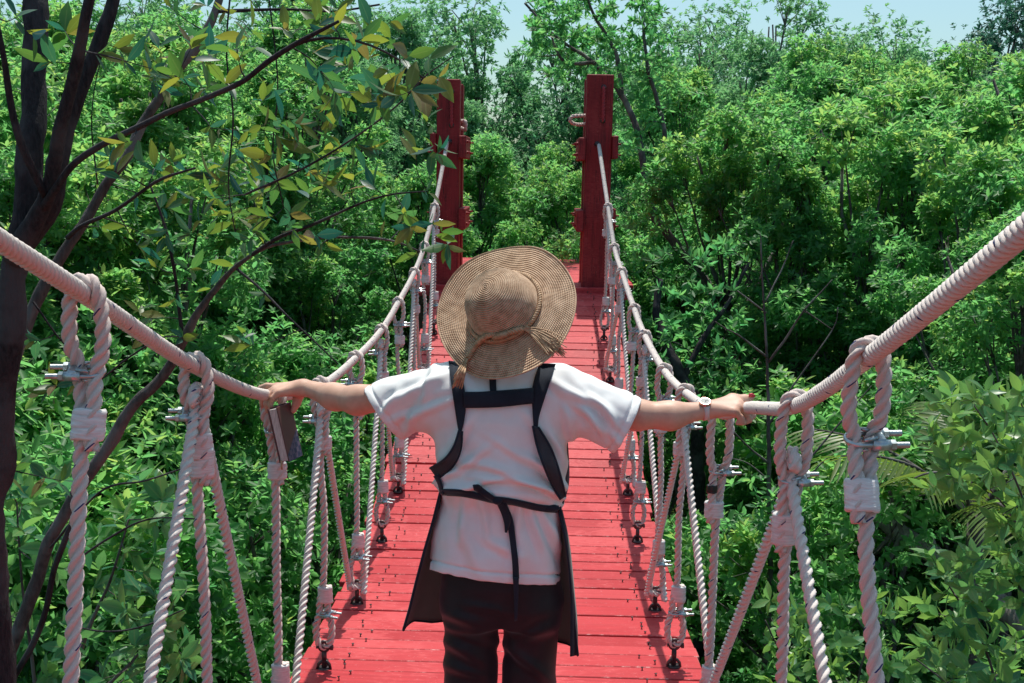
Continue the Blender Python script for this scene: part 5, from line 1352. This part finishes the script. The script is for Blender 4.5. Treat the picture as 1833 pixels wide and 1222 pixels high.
def tassel(start, mids, end, spread, n):
    mb = MB()
    for i in range(n):
        jx, jy = rt.uniform(-1, 1), rt.uniform(-1, 1); ps = [on_hat(start[0]+jx*2, start[1]+jy*2, .008)]
        for q, (a, b) in enumerate(mids): f = ((q+1)/(len(mids)+1))*rt.uniform(.8, 1.2); ps.append(on_hat(a+jx*spread*f, b+jy*spread*f, .007+.003*abs(jx)))
        d = rt.uniform(.8, 1.12); ps.append(on_hat(mids[-1][0]+(end[0]-mids[-1][0])*d+jx*spread, mids[-1][1]+(end[1]-mids[-1][1])*d+jy*spread*1.1, .008))
        mb.tube(spline(ps, .006), .0014, 4)
    mb.build('tassel', CORD, hat)
tassel((840, 636), [(832, 652), (827, 664)], (819, 686), 9, 50)
tassel((934, 588), [(952, 591), (972, 602)], (998, 622), 17, 70)

# ---- wrist watch
WT = empty('wrist_watch', (0, 0, 0)); WT.parent = W; WT.matrix_parent_inverse = Matrix.Translation(-Vector(W.location))
wc = Vector(A(1261, 734, 2.879)); wax = (Vector(R_wr)-Vector(R_fa)).normalized(); wup = Vector((0, -.35, 1)); wup = (wup-wax*wup.dot(wax)).normalized(); wsd = wax.cross(wup)
m = Mat('white_strap'); m.pbr((.66, .64, .62, 1), .5); STRAP = m.m
m = Mat('watch_dial'); m.pbr((.42, .42, .41, 1), .55, 0, None, .2); DIAL = m.m
m = Mat('rose_gold'); m.pbr((.72, .42, .33, 1), .25, .9); GOLD = m.m
vs = []; fs = []
for i in range(32):
    th = 2*PI*i/32
    for k, (rr_, ax_) in enumerate(((.0262, -.0085), (.0285, -.0078), (.0285, .0078), (.0262, .0085))): vs.append(wc + wup*(rr_*math.cos(th)) + wsd*(rr_*math.sin(th)) + wax*ax_)
for i in range(32):
    for k in range(4): fs.append((i*4+k, i*4+(k+1) % 4, ((i+1) % 32)*4+(k+1) % 4, ((i+1) % 32)*4+k))
mb = MB(); mb.add(vs, fs); mb.build('strap', STRAP, WT)
dn = (wup*.9 - wsd*0 + Vector((0, -.15, 0))).normalized(); t0 = wc + dn*.0265
mb = MB(); mb.tube([t0, t0+dn*.001, t0+dn*.006, t0+dn*.0075], [.0150, .0165, .0165, .0145], 28, smooth=False); cs_ = mb.build('watch_case', GOLD, WT)
mb = MB(); mb.tube([t0+dn*.0074, t0+dn*.0082], [.0138, .0130], 28, smooth=False); mb.build('dial', DIAL, cs_)
mb = MB(); mb.tube([t0+dn*.0085, t0+dn*.0085+wax*.009], .0005, 4); mb.tube([t0+dn*.0085, t0+dn*.0085+wsd*.006], .0005, 4); mb.build('hands', NAVY, cs_)

# ---- the book held under the left hand
m = Mat('book_cover'); o = m.obj(); ch = m.n('ShaderNodeTexChecker', Scale=95); ch.inputs[1].default_value = (.02, .022, .05, 1); ch.inputs[2].default_value = (.05, .055, .10, 1); m.l(o, ch.inputs[0])
s3 = m.n('ShaderNodeSeparateXYZ'); m.l(o, s3.inputs[0])
c = m.mix(m.ramp(s3.outputs[2], [(0, (1,)*3), (.001, (0,)*3)]), (.055, .035, .038, 1), ch.outputs[0]); m.pbr((.12, .045, .045, 1), .45); COVER = m.m
m = Mat('plaid_cover'); o = m.obj(); ch = m.n('ShaderNodeTexChecker', Scale=70); ch.inputs[1].default_value = (.03, .035, .09, 1); ch.inputs[2].default_value = (.11, .09, .15, 1); m.l(o, ch.inputs[0]); m.pbr(ch.outputs[0], .5); PLAID = m.m
m = Mat('paper_edges'); o = m.obj(); m.pbr(m.ramp(m.noise(1, 2, m.mapped(o, (900, 40, 40))), [(.35, (.40, .35, .33)), (.6, (.66, .60, .57))]), .8); PAPER = m.m
bc = S(510, 774, 3.08)
bup = (S(496, 718, 3.085)-S(521, 826, 3.07)).normalized()        # long axis, leaning
bth = Vector((.95, -.24, 0)); bth = (bth-bup*bth.dot(bup)).normalized(); bwd = bup.cross(bth)
BM = Matrix((bth, bwd, bup)).transposed()
BK = tag(empty('book', bc), 'thick closed book with a dark cover held hanging under the left hand', 'book')
Hh, Ww, Tt = .166, .085, .031
def bpart(nm, c, size, mat, bev=.001):
    q = MB(); q.box(bc + BM @ Vector(c), size, BM, 0, bev); return q.build(nm, mat, BK)
bpart('pages', (0, 0, 0), (Tt-.006, Ww-.006, Hh-.008), PAPER, .0008)
cv = bpart('cover', (-Tt/2+.0005, 0, 0), (.004, Ww, Hh), COVER); bpart('cover', (Tt/2-.0005, 0, 0), (.004, Ww, Hh), COVER)
bpart('spine', (0, Ww/2+.001 if bwd.y > 0 else -Ww/2-.001, 0), (Tt+.003, .004, Hh), COVER)
q = MB(); tri = [bc + BM @ Vector(p) for p in ((Tt/2+.0018, -Ww/2*(1 if bwd.y > 0 else -1), -Hh/2), (Tt/2+.0018, Ww/2*(1 if bwd.y > 0 else -1), -Hh/2), (Tt/2+.0018, Ww/2*(1 if bwd.y > 0 else -1), -Hh/2+.085), (Tt/2+.0018, -Ww/2*(1 if bwd.y > 0 else -1), -Hh/2+.02))]
q.add(tri, [(0, 1, 2, 3)], 0, False); q.build('plaid_corner', PLAID, BK)
q = MB(); q.tube(spline([bc + BM @ Vector(p) for p in ((-.004, -.05*(1 if bwd.y > 0 else -1), -Hh/2+.01), (-.005, -.054*(1 if bwd.y > 0 else -1), -Hh/2-.006), (-.009, -.05*(1 if bwd.y > 0 else -1), -Hh/2-.018))], .004), .0028, 6, flat=.4); q.build('bookmark', CORD, BK)
